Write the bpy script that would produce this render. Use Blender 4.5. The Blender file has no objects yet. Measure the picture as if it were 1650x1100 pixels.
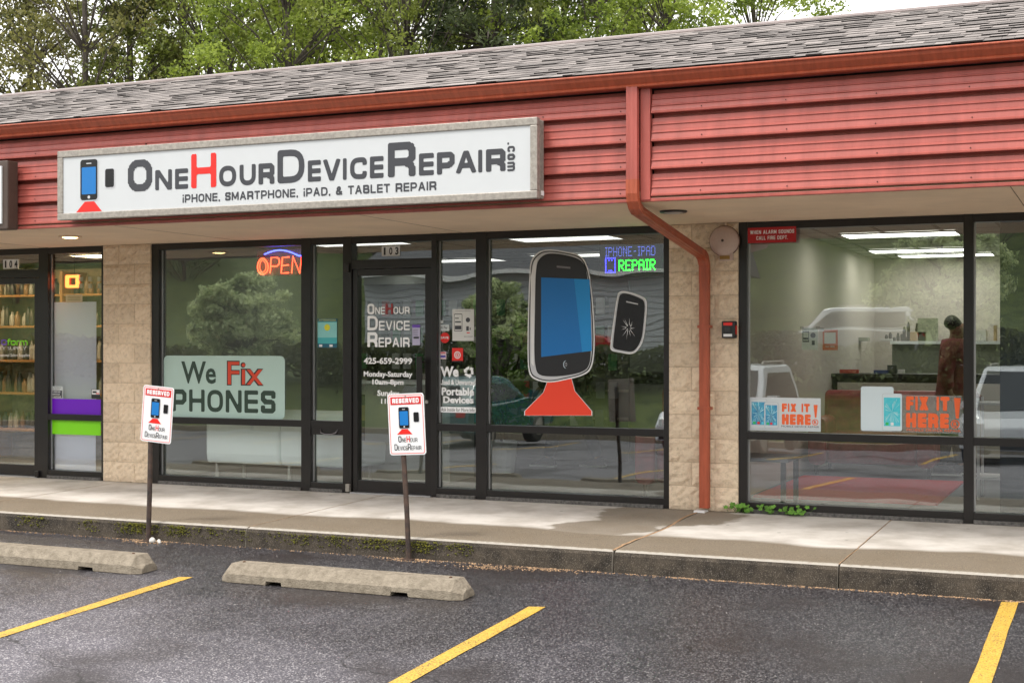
import bpy, bmesh, math, random
import numpy as np
from mathutils import Vector, Matrix
PI = math.pi
rad = math.radians
random.seed(7)
rng = np.random.default_rng(7)
SC = bpy.context.scene
COL = SC.collection

# ---------------------------------------------------------------- camera, sky, sun, exposure
F = 2234.0; TH = math.atan(.441); CX, CY, CZ = 3.578, -11.461, 1.404; HY = 556.3
cam = bpy.data.cameras.new('camera'); camo = bpy.data.objects.new('camera', cam); COL.objects.link(camo)
camo.location = (CX, CY, CZ); camo.rotation_euler = (PI/2, 0, TH)
cam.sensor_width = 36; cam.lens = F/1650*36; cam.shift_y = (HY-550)/1650; cam.clip_start = .1; cam.clip_end = 2000
SC.camera = camo
W = bpy.data.worlds.new('World'); SC.world = W; W.use_nodes = True
wn = W.node_tree.nodes; wl = W.node_tree.links
bg = wn['Background']; sky = wn.new('ShaderNodeTexSky'); sky.sky_type = 'NISHITA'; sky.sun_disc = False
SUN_EL, SUN_AZ = 60, 215          # azimuth from +y, clockwise seen from above
sky.sun_elevation = rad(SUN_EL); sky.sun_rotation = rad(SUN_AZ)
mixw = wn.new('ShaderNodeMixRGB'); mixw.inputs[0].default_value = .86; mixw.inputs[2].default_value = (9.9, 9.65, 9.35, 1)
wl.new(sky.outputs[0], mixw.inputs[1]); wl.new(mixw.outputs[0], bg.inputs[0]); bg.inputs[1].default_value = .12
sl = bpy.data.lights.new('sun', 'SUN'); sl.energy = 1.3; sl.angle = rad(14); sl.color = (1, .965, .91)
so = bpy.data.objects.new('sun', sl); COL.objects.link(so)
az, el = rad(SUN_AZ), rad(SUN_EL)
sd = Vector((math.sin(az)*math.cos(el), math.cos(az)*math.cos(el), math.sin(el)))
so.rotation_euler = sd.to_track_quat('Z', 'Y').to_euler(); so.location = (0, -10, 30)
SC.view_settings.view_transform = 'Standard'; SC.view_settings.look = 'None'
SC.view_settings.exposure = 1.0; SC.view_settings.gamma = 1; SC.view_settings.use_curve_mapping = False
SC.render.engine = 'CYCLES'
SC.cycles.max_bounces = 8; SC.cycles.transparent_max_bounces = 24; SC.cycles.glossy_bounces = 4

# ---------------------------------------------------------------- measuring: a picture point to a point on a real plane
_c, _s = math.cos(TH), math.sin(TH)
def ray(px, py):
    u = (px-825)/F; v = (HY-py)/F
    return (u*_c-_s, u*_s+_c, v)
def at(px, py, Y):
    r = ray(px, py); t = (Y-CY)/r[1]; return (CX+t*r[0], CZ+t*r[2])
def atz(px, py, Z):
    r = ray(px, py); t = (Z-CZ)/r[2]; return (CX+t*r[0], CY+t*r[1])
def rect(px0, px1, py0, py1, Y):
    m = (px0+px1)/2
    return at(px0, m, Y)[0], at(px1, m, Y)[0], at(m, py1, Y)[1], at(m, py0, Y)[1]   # x0 x1 z0 z1
def gz(y): return -.19+.04*(max(y, -19)+2.28)

# ---------------------------------------------------------------- materials
_mats = {}
def M(name, col=(.5, .5, .5), rough=.6, metal=0, var=0, vscale=8, bump=0, bscale=60, emit=None, estr=1, coat=0, col2=None, spec=.5, rnd=0, vmap=None):
    if name in _mats: return _mats[name]
    m = bpy.data.materials.new(name); m.use_nodes = True; nt = m.node_tree; n = nt.nodes; l = nt.links
    p = n['Principled BSDF']; p.inputs['Roughness'].default_value = rough; p.inputs['Metallic'].default_value = metal
    p.inputs['Base Color'].default_value = (*col, 1); p.inputs['Coat Weight'].default_value = coat
    p.inputs['Specular IOR Level'].default_value = spec
    g = n.new('ShaderNodeNewGeometry')
    out = None
    if var or col2:
        t = n.new('ShaderNodeTexNoise'); t.inputs['Scale'].default_value = vscale; t.inputs['Detail'].default_value = 8; t.inputs['Roughness'].default_value = .65
        if vmap:
            mpp = n.new('ShaderNodeMapping'); mpp.inputs['Scale'].default_value = vmap; l.new(g.outputs['Position'], mpp.inputs[0]); l.new(mpp.outputs[0], t.inputs['Vector'])
        else: l.new(g.outputs['Position'], t.inputs['Vector'])
        r = n.new('ShaderNodeValToRGB'); r.color_ramp.elements[0].position = .32; r.color_ramp.elements[1].position = .68
        c2 = col2 if col2 else tuple(min(1, c*(1+var)) for c in col)
        c1 = col if col2 else tuple(c*(1-var) for c in col)
        r.color_ramp.elements[0].color = (*c1, 1); r.color_ramp.elements[1].color = (*c2, 1)
        l.new(t.outputs['Fac'], r.inputs[0]); out = r.outputs[0]
    if rnd:
        oi = n.new('ShaderNodeObjectInfo'); ad = n.new('ShaderNodeMath'); ad.operation = 'ADD'
        fr = n.new('ShaderNodeMath'); fr.operation = 'FRACT'
        l.new(oi.outputs['Random'], ad.inputs[0]); l.new(g.outputs['Random Per Island'], ad.inputs[1]); l.new(ad.outputs[0], fr.inputs[0])
        mr = n.new('ShaderNodeMapRange'); mr.inputs[3].default_value = 1-rnd; mr.inputs[4].default_value = 1+rnd
        l.new(fr.outputs[0], mr.inputs[0])
        vm = n.new('ShaderNodeVectorMath'); vm.operation = 'SCALE'
        if out: l.new(out, vm.inputs[0])
        else: vm.inputs[0].default_value = col
        l.new(mr.outputs[0], vm.inputs['Scale']); out = vm.outputs[0]
    if out: l.new(out, p.inputs['Base Color'])
    if bump:
        t = n.new('ShaderNodeTexNoise'); t.inputs['Scale'].default_value = bscale; t.inputs['Detail'].default_value = 6
        l.new(g.outputs['Position'], t.inputs['Vector'])
        b = n.new('ShaderNodeBump'); b.inputs['Strength'].default_value = min(1, bump); b.inputs['Distance'].default_value = .01
        l.new(t.outputs['Fac'], b.inputs['Height']); l.new(b.outputs[0], p.inputs['Normal'])
    if emit:
        p.inputs['Emission Color'].default_value = (*emit, 1); p.inputs['Emission Strength'].default_value = estr
    _mats[name] = m
    return m

def glass_mat(name, tint=(.965, .985, .975), refl=.135, mul=1.0):
    m = bpy.data.materials.new(name); m.use_nodes = True; n = m.node_tree.nodes; l = m.node_tree.links
    n.remove(n['Principled BSDF'])
    tr = n.new('ShaderNodeBsdfTransparent'); tr.inputs[0].default_value = (*tint, 1)
    gl = n.new('ShaderNodeBsdfGlossy'); gl.inputs['Roughness'].default_value = .0; gl.inputs[0].default_value = (.92, .97, .95, 1)
    # very faint waviness of the panes
    g = n.new('ShaderNodeNewGeometry'); t = n.new('ShaderNodeTexNoise'); t.inputs['Scale'].default_value = 1.7; t.inputs['Detail'].default_value = 1
    l.new(g.outputs['Position'], t.inputs['Vector'])
    b = n.new('ShaderNodeBump'); b.inputs['Strength'].default_value = .12; b.inputs['Distance'].default_value = .012
    l.new(t.outputs['Fac'], b.inputs['Height']); l.new(b.outputs[0], gl.inputs['Normal'])
    dt = n.new('ShaderNodeVectorMath'); dt.operation = 'DOT_PRODUCT'; l.new(g.outputs['Normal'], dt.inputs[0]); l.new(g.outputs['Incoming'], dt.inputs[1])
    ab = n.new('ShaderNodeMath'); ab.operation = 'ABSOLUTE'; l.new(dt.outputs['Value'], ab.inputs[0])
    om = n.new('ShaderNodeMath'); om.operation = 'SUBTRACT'; om.inputs[0].default_value = 1; l.new(ab.outputs[0], om.inputs[1])
    pw_ = n.new('ShaderNodeMath'); pw_.operation = 'POWER'; pw_.inputs[1].default_value = 5; l.new(om.outputs[0], pw_.inputs[0])
    ad = n.new('ShaderNodeMath'); ad.operation = 'MULTIPLY_ADD'; ad.inputs[1].default_value = .95*mul; ad.inputs[2].default_value = refl; ad.use_clamp = True
    l.new(pw_.outputs[0], ad.inputs[0])
    mx = n.new('ShaderNodeMixShader'); l.new(ad.outputs[0], mx.inputs[0]); l.new(tr.outputs[0], mx.inputs[1]); l.new(gl.outputs[0], mx.inputs[2])
    l.new(mx.outputs[0], n['Material Output'].inputs[0])
    return m
def film_mat(name, col, alpha, rough=.35):
    m = bpy.data.materials.new(name); m.use_nodes = True; p = m.node_tree.nodes['Principled BSDF']
    p.inputs['Base Color'].default_value = (*col, 1); p.inputs['Alpha'].default_value = alpha; p.inputs['Roughness'].default_value = rough
    return m
def leaf_mat(name, c1, c2, scale=.5):
    m = bpy.data.materials.new(name); m.use_nodes = True; n = m.node_tree.nodes; l = m.node_tree.links
    p = n['Principled BSDF']; p.inputs['Roughness'].default_value = .55
    g = n.new('ShaderNodeNewGeometry'); r = n.new('ShaderNodeValToRGB')
    r.color_ramp.elements[0].color = (*c1, 1); r.color_ramp.elements[1].color = (*c2, 1)
    t = n.new('ShaderNodeTexNoise'); t.inputs['Scale'].default_value = scale; l.new(g.outputs['Position'], t.inputs['Vector'])
    ad = n.new('ShaderNodeMath'); ad.operation = 'MULTIPLY_ADD'; ad.inputs[1].default_value = .7
    l.new(g.outputs['Random Per Island'], ad.inputs[0])
    sb = n.new('ShaderNodeMath'); sb.operation = 'MULTIPLY_ADD'; sb.inputs[1].default_value = 1.6; sb.inputs[2].default_value = -.65
    l.new(t.outputs['Fac'], sb.inputs[0]); l.new(sb.outputs[0], ad.inputs[2])
    l.new(ad.outputs[0], r.inputs[0]); l.new(r.outputs[0], p.inputs['Base Color'])
    tl = n.new('ShaderNodeBsdfTranslucent'); l.new(r.outputs[0], tl.inputs[0])
    mx = n.new('ShaderNodeMixShader'); mx.inputs[0].default_value = .5
    l.new(p.outputs[0], mx.inputs[1]); l.new(tl.outputs[0], mx.inputs[2]); l.new(mx.outputs[0], n['Material Output'].inputs[0])
    return m

def N(nt, typ, **k):
    x = nt.nodes.new(typ)
    for a, v in k.items():
        if a.startswith('i_'):
            key = a[2:]
            key = int(key) if key.isdigit() else key
            x.inputs[key].default_value = v
        else: setattr(x, a, v)
    return x

def asphalt_mat():
    m = bpy.data.materials.new('asphalt'); m.use_nodes = True; nt = m.node_tree; l = nt.links; p = nt.nodes['Principled BSDF']
    g = N(nt, 'ShaderNodeNewGeometry'); P = g.outputs['Position']
    vo = N(nt, 'ShaderNodeTexVoronoi', i_Scale=125.0); l.new(P, vo.inputs['Vector'])
    wn_ = N(nt, 'ShaderNodeTexWhiteNoise'); l.new(vo.outputs['Position'], wn_.inputs['Vector'])
    agg = N(nt, 'ShaderNodeValToRGB'); e = agg.color_ramp.elements
    e[0].position = 0; e[0].color = (.009, .009, .010, 1); e[1].position = 1; e[1].color = (.40, .38, .37, 1)
    for pos, c in ((.45, (.022, .021, .024, 1)), (.68, (.075, .07, .075, 1)), (.88, (.19, .18, .185, 1))):
        k = e.new(pos); k.color = c
    l.new(wn_.outputs['Value'], agg.inputs[0])
    # sealed, darker zone near the kerb with a ragged edge; worn bare aggregate further out
    sep = N(nt, 'ShaderNodeSeparateXYZ'); l.new(P, sep.inputs[0])
    n1 = N(nt, 'ShaderNodeTexNoise', i_Scale=.75, i_Detail=6.0, i_Roughness=.6); l.new(P, n1.inputs['Vector'])
    ma = N(nt, 'ShaderNodeMath', operation='MULTIPLY_ADD'); ma.inputs[1].default_value = 3.6; xa_ = N(nt, 'ShaderNodeMath', operation='MULTIPLY_ADD'); xa_.inputs[1].default_value = .28; l.new(sep.outputs['X'], xa_.inputs[0]); l.new(sep.outputs['Y'], xa_.inputs[2]); l.new(n1.outputs['Fac'], ma.inputs[0]); l.new(xa_.outputs[0], ma.inputs[2])
    mr = N(nt, 'ShaderNodeMapRange', i_1=-4.3, i_2=-2.3, i_3=1.0, i_4=0.0); l.new(ma.outputs[0], mr.inputs[0])   # 1 = worn
    n2 = N(nt, 'ShaderNodeTexNoise', i_Scale=14.0, i_Detail=5.0); l.new(P, n2.inputs['Vector'])
    wf = N(nt, 'ShaderNodeMath', operation='MULTIPLY_ADD'); wf.inputs[1].default_value = .35; wf.inputs[2].default_value = -.17; l.new(n2.outputs['Fac'], wf.inputs[0])
    wa = N(nt, 'ShaderNodeMath', operation='ADD', use_clamp=True); l.new(wf.outputs[0], wa.inputs[0]); l.new(mr.outputs[0], wa.inputs[1])
    dark = N(nt, 'ShaderNodeMixRGB', blend_type='MIX'); dark.inputs[0].default_value = .52; dark.inputs[2].default_value = (.015, .014, .018, 1); l.new(agg.outputs[0], dark.inputs[1])
    light = N(nt, 'ShaderNodeMixRGB', blend_type='ADD'); light.inputs[0].default_value = 1; light.inputs[2].default_value = (.066, .061, .073, 1); l.new(agg.outputs[0], light.inputs[1])
    mx = N(nt, 'ShaderNodeMixRGB'); l.new(wa.outputs[0], mx.inputs[0]); l.new(dark.outputs[0], mx.inputs[1]); l.new(light.outputs[0], mx.inputs[2])
    # oily brownish stains
    n3 = N(nt, 'ShaderNodeTexNoise', i_Scale=.9, i_Detail=3.0); mp = N(nt, 'ShaderNodeMapping'); mp.inputs['Location'].default_value = (13, 7, 0); l.new(P, mp.inputs[0]); l.new(mp.outputs[0], n3.inputs['Vector'])
    m3 = N(nt, 'ShaderNodeMapRange', i_1=.52, i_2=.66, i_3=0.0, i_4=.75); l.new(n3.outputs['Fac'], m3.inputs[0])
    st = N(nt, 'ShaderNodeMixRGB'); st.inputs[2].default_value = (.026, .021, .021, 1); l.new(m3.outputs[0], st.inputs[0]); l.new(mx.outputs[0], st.inputs[1])
    vc = N(nt, 'ShaderNodeTexVoronoi', i_Scale=.55, feature='DISTANCE_TO_EDGE'); nw = N(nt, 'ShaderNodeTexNoise', i_Scale=3.0, i_Detail=6.0); l.new(P, nw.inputs['Vector'])
    vv = N(nt, 'ShaderNodeVectorMath', operation='MULTIPLY_ADD'); vv.inputs[1].default_value = (.5, .5, 0); l.new(nw.outputs['Color'], vv.inputs[0]); l.new(P, vv.inputs[2]); l.new(vv.outputs[0], vc.inputs['Vector'])
    ck = N(nt, 'ShaderNodeMapRange', i_1=.0015, i_2=.006, i_3=.7, i_4=0.0); l.new(vc.outputs['Distance'], ck.inputs[0])
    gate = N(nt, 'ShaderNodeMapRange', i_1=.47, i_2=.53, i_3=0.0, i_4=1.0); l.new(n3.outputs['Fac'], gate.inputs[0]); cg = N(nt, 'ShaderNodeMath', operation='MULTIPLY'); l.new(ck.outputs[0], cg.inputs[0]); l.new(gate.outputs[0], cg.inputs[1])
    st2 = N(nt, 'ShaderNodeMixRGB'); st2.inputs[2].default_value = (.006, .006, .006, 1); l.new(cg.outputs[0], st2.inputs[0]); l.new(st.outputs[0], st2.inputs[1]); st = st2
    l.new(st.outputs[0], p.inputs['Base Color'])
    rr = N(nt, 'ShaderNodeMapRange', i_1=0.0, i_2=1.0, i_3=.40, i_4=.70); l.new(wa.outputs[0], rr.inputs[0]); l.new(rr.outputs[0], p.inputs['Roughness'])
    b = N(nt, 'ShaderNodeBump', i_Strength=.55, i_Distance=.004); l.new(wn_.outputs['Value'], b.inputs['Height']); l.new(b.outputs[0], p.inputs['Normal'])
    return m

def sidewalk_mat():
    m = bpy.data.materials.new('sidewalk_concrete'); m.use_nodes = True; nt = m.node_tree; l = nt.links; p = nt.nodes['Principled BSDF']
    g = N(nt, 'ShaderNodeNewGeometry'); P = g.outputs['Position']; sep = N(nt, 'ShaderNodeSeparateXYZ'); l.new(P, sep.inputs[0])
    n1 = N(nt, 'ShaderNodeTexNoise', i_Scale=2.2, i_Detail=9.0, i_Roughness=.62); l.new(P, n1.inputs['Vector'])
    base = N(nt, 'ShaderNodeValToRGB'); e = base.color_ramp.elements
    e[0].position = .34; e[0].color = (.44, .40, .35, 1); e[1].position = .6; e[1].color = (.66, .62, .57, 1); l.new(n1.outputs['Fac'], base.inputs[0])
    # fine grain
    n2 = N(nt, 'ShaderNodeTexNoise', i_Scale=170.0, i_Detail=3.0); l.new(P, n2.inputs['Vector'])
    band = N(nt, 'ShaderNodeValToRGB'); e = band.color_ramp.elements
    e[0].position = .3; e[0].color = (.060, .042, .023, 1); e[1].position = .75; e[1].color = (.30, .235, .155, 1); l.new(n2.outputs['Fac'], band.inputs[0])
    # worn band towards the kerb: its edge wanders
    mp = N(nt, 'ShaderNodeMapping'); mp.inputs['Scale'].default_value = (.55, .1, 1); l.new(P, mp.inputs[0])
    n3 = N(nt, 'ShaderNodeTexNoise', i_Scale=1.6, i_Detail=4.0, i_Roughness=.45); l.new(mp.outputs[0], n3.inputs['Vector'])
    yy = N(nt, 'ShaderNodeMath', operation='MULTIPLY_ADD'); yy.inputs[1].default_value = .5; l.new(n3.outputs['Fac'], yy.inputs[0]); l.new(sep.outputs['Y'], yy.inputs[2])
    bm_ = N(nt, 'ShaderNodeMapRange', i_1=-1.27, i_2=-1.16, i_3=.92, i_4=0.0); l.new(yy.outputs[0], bm_.inputs[0])
    # damp stain where the downspout lets out
    def blob(cx, cy, rx, ry):
        mp = N(nt, 'ShaderNodeMapping', vector_type='POINT'); mp.inputs['Location'].default_value = (-cx/rx, -cy/ry, 0); mp.inputs['Scale'].default_value = (1/rx, 1/ry, 0)
        l.new(P, mp.inputs[0]); ln = N(nt, 'ShaderNodeVectorMath', operation='LENGTH'); l.new(mp.outputs[0], ln.inputs[0])
        nn = N(nt, 'ShaderNodeTexNoise', i_Scale=2.6, i_Detail=9.0, i_Roughness=.6); l.new(P, nn.inputs['Vector'])
        a = N(nt, 'ShaderNodeMath', operation='MULTIPLY_ADD'); a.inputs[1].default_value = .9; l.new(nn.outputs['Fac'], a.inputs[0]); l.new(ln.outputs['Value'], a.inputs[2])
        r = N(nt, 'ShaderNodeMapRange', i_1=1.36, i_2=1.47, i_3=.8, i_4=0.0); l.new(a.outputs[0], r.inputs[0]); return r.outputs[0]
    b1 = blob(.13, -.35, .62, .75); b2 = blob(-.15, -1.25, .42, .42)
    mxx = N(nt, 'ShaderNodeMath', operation='MAXIMUM'); l.new(b1, mxx.inputs[0]); l.new(b2, mxx.inputs[1])
    mx2 = N(nt, 'ShaderNodeMath', operation='MAXIMUM'); l.new(mxx.outputs[0], mx2.inputs[0]); l.new(bm_.outputs[0], mx2.inputs[1])
    c = N(nt, 'ShaderNodeMixRGB'); l.new(mx2.outputs[0], c.inputs[0]); l.new(base.outputs[0], c.inputs[1]); l.new(band.outputs[0], c.inputs[2])
    # small dark spots (old gum)
    vo = N(nt, 'ShaderNodeTexVoronoi', i_Scale=2.6); l.new(P, vo.inputs['Vector'])
    sp = N(nt, 'ShaderNodeMapRange', i_1=.035, i_2=.055, i_3=.55, i_4=0.0); l.new(vo.outputs['Distance'], sp.inputs[0])
    c2 = N(nt, 'ShaderNodeMixRGB'); c2.inputs[2].default_value = (.1, .09, .08, 1); l.new(sp.outputs[0], c2.inputs[0]); l.new(c.outputs[0], c2.inputs[1])
    # darker line at the wall foot
    df = N(nt, 'ShaderNodeMapRange', i_1=-.05, i_2=.02, i_3=0.0, i_4=.75); l.new(sep.outputs['Y'], df.inputs[0])
    c3 = N(nt, 'ShaderNodeMixRGB'); c3.inputs[2].default_value = (.10, .08, .06, 1); l.new(df.outputs[0], c3.inputs[0]); l.new(c2.outputs[0], c3.inputs[1])
    # light worn nosing
    n9 = N(nt, 'ShaderNodeTexNoise', i_Scale=22.0, i_Detail=6.0, i_Roughness=.7); l.new(P, n9.inputs['Vector'])
    ny = N(nt, 'ShaderNodeMath', operation='MULTIPLY_ADD'); ny.inputs[1].default_value = .09; l.new(n9.outputs['Fac'], ny.inputs[0]); l.new(sep.outputs['Y'], ny.inputs[2])
    ns = N(nt, 'ShaderNodeMapRange', i_1=-2.185, i_2=-2.150, i_3=.7, i_4=0.0); l.new(ny.outputs[0], ns.inputs[0])
    c4 = N(nt, 'ShaderNodeMixRGB'); c4.inputs[2].default_value = (.50, .47, .42, 1); l.new(ns.outputs[0], c4.inputs[0]); l.new(c3.outputs[0], c4.inputs[1])
    l.new(c4.outputs[0], p.inputs['Base Color']); p.inputs['Roughness'].default_value = .82
    b = N(nt, 'ShaderNodeBump', i_Strength=.5, i_Distance=.003); l.new(n2.outputs['Fac'], b.inputs['Height']); l.new(b.outputs[0], p.inputs['Normal'])
    return m

def block_mat():
    m = bpy.data.materials.new('split_face_block'); m.use_nodes = True; nt = m.node_tree; l = nt.links; p = nt.nodes['Principled BSDF']
    g = N(nt, 'ShaderNodeNewGeometry'); P = g.outputs['Position']
    n1 = N(nt, 'ShaderNodeTexNoise', i_Scale=26.0, i_Detail=9.0, i_Roughness=.72); l.new(P, n1.inputs['Vector'])
    n2 = N(nt, 'ShaderNodeTexNoise', i_Scale=90.0, i_Detail=5.0, i_Roughness=.7); l.new(P, n2.inputs['Vector'])
    r = N(nt, 'ShaderNodeValToRGB'); e = r.color_ramp.elements
    e[0].position = .28; e[0].color = (.52, .40, .28, 1); e[1].position = .52; e[1].color = (.80, .645, .475, 1); l.new(n1.outputs['Fac'], r.inputs[0])
    oi = N(nt, 'ShaderNodeObjectInfo'); mr = N(nt, 'ShaderNodeMapRange', i_3=.9, i_4=1.08); l.new(oi.outputs['Random'], mr.inputs[0])
    v = N(nt, 'ShaderNodeVectorMath', operation='SCALE'); l.new(r.outputs[0], v.inputs[0]); l.new(mr.outputs[0], v.inputs['Scale'])
    # darker pits, stronger towards the top of the pillar
    gr = N(nt, 'ShaderNodeMapRange', i_1=.33, i_2=.40, i_3=.75, i_4=0.0); l.new(n2.outputs['Fac'], gr.inputs[0])
    n3 = N(nt, 'ShaderNodeTexNoise', i_Scale=5.0, i_Detail=4.0); l.new(P, n3.inputs['Vector'])
    sep = N(nt, 'ShaderNodeSeparateXYZ'); l.new(P, sep.inputs[0])
    up = N(nt, 'ShaderNodeMapRange', i_1=.6, i_2=2.3, i_3=.15, i_4=1.0); l.new(sep.outputs['Z'], up.inputs[0])
    g2 = N(nt, 'ShaderNodeMapRange', i_1=.42, i_2=.58, i_3=0.1, i_4=1.0); l.new(n3.outputs['Fac'], g2.inputs[0])
    mu = N(nt, 'ShaderNodeMath', operation='MULTIPLY'); l.new(gr.outputs[0], mu.inputs[0]); l.new(g2.outputs[0], mu.inputs[1])
    mu2 = N(nt, 'ShaderNodeMath', operation='MULTIPLY'); l.new(mu.outputs[0], mu2.inputs[0]); l.new(up.outputs[0], mu2.inputs[1])
    c = N(nt, 'ShaderNodeMixRGB'); c.inputs[2].default_value = (.07, .05, .04, 1); l.new(mu2.outputs[0], c.inputs[0]); l.new(v.outputs[0], c.inputs[1])
    l.new(c.outputs[0], p.inputs['Base Color']); p.inputs['Roughness'].default_value = .9
    b = N(nt, 'ShaderNodeBump', i_Strength=1.0, i_Distance=.014); l.new(n1.outputs['Fac'], b.inputs['Height'])
    b2 = N(nt, 'ShaderNodeBump', i_Strength=.6, i_Distance=.004); l.new(n2.outputs['Fac'], b2.inputs['Height']); l.new(b.outputs[0], b2.inputs['Normal'])
    l.new(b2.outputs[0], p.inputs['Normal'])
    return m

def kerb_mat():
    m = bpy.data.materials.new('kerb_face'); m.use_nodes = True; nt = m.node_tree; l = nt.links; p = nt.nodes['Principled BSDF']
    g = N(nt, 'ShaderNodeNewGeometry'); P = g.outputs['Position']
    n1 = N(nt, 'ShaderNodeTexNoise', i_Scale=6.0, i_Detail=10.0, i_Roughness=.7); l.new(P, n1.inputs['Vector'])
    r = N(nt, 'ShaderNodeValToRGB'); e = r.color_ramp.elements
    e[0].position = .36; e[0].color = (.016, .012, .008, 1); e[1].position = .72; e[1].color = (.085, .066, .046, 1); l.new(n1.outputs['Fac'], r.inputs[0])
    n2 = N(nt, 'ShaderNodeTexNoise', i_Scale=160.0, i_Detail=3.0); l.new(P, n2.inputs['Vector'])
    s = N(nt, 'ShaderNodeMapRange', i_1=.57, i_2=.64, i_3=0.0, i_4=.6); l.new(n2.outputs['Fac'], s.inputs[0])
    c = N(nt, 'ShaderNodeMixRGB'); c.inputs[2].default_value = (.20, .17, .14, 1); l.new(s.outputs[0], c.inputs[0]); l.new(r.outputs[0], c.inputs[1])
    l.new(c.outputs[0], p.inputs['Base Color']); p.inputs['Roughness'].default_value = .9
    b = N(nt, 'ShaderNodeBump', i_Strength=1.0, i_Distance=.012); l.new(n1.outputs['Fac'], b.inputs['Height']); l.new(b.outputs[0], p.inputs['Normal'])
    return m

# ---------------------------------------------------------------- objects
ORI = {}
def setp(o, label=None, cat=None, group=None, kind=None):
    if label: o['label'] = label
    if cat: o['category'] = cat
    if group: o['group'] = group
    if kind: o['kind'] = kind
    return o
def thing(name, loc, label=None, cat=None, group=None, kind=None, parent=None):
    o = bpy.data.objects.new(name, None); COL.objects.link(o); o.empty_display_size = .2
    base = ORI[parent.name] if parent else Vector((0, 0, 0))
    o.location = Vector(loc)-base
    if parent: o.parent = parent
    ORI[o.name] = Vector(loc)
    return setp(o, label, cat, group, kind)
def link(name, me, mat=None, parent=None, label=None, cat=None, group=None, kind=None, world=True, smooth=False):
    """me holds world coordinates; they are moved to the origin of the parent (or to the base of the thing)"""
    o = bpy.data.objects.new(name, me); COL.objects.link(o)
    if mat is not None and not me.materials:
        for x in (mat if isinstance(mat, (list, tuple)) else [mat]): me.materials.append(x)
    if smooth: me.shade_smooth()
    if parent is not None:
        o.parent = parent; og = ORI[parent.name]; ORI[o.name] = og
        if world: me.transform(Matrix.Translation(-og))
    else:
        if world and len(me.vertices):
            co = np.empty(len(me.vertices)*3, 'f'); me.vertices.foreach_get('co', co); co = co.reshape(-1, 3)
            a, b = co.min(0), co.max(0); og = Vector(((a[0]+b[0])/2, (a[1]+b[1])/2, a[2])); me.transform(Matrix.Translation(-og)); o.location = og; ORI[o.name] = og
        else: ORI[o.name] = Vector((0, 0, 0))
    return setp(o, label, cat, group, kind)

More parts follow.
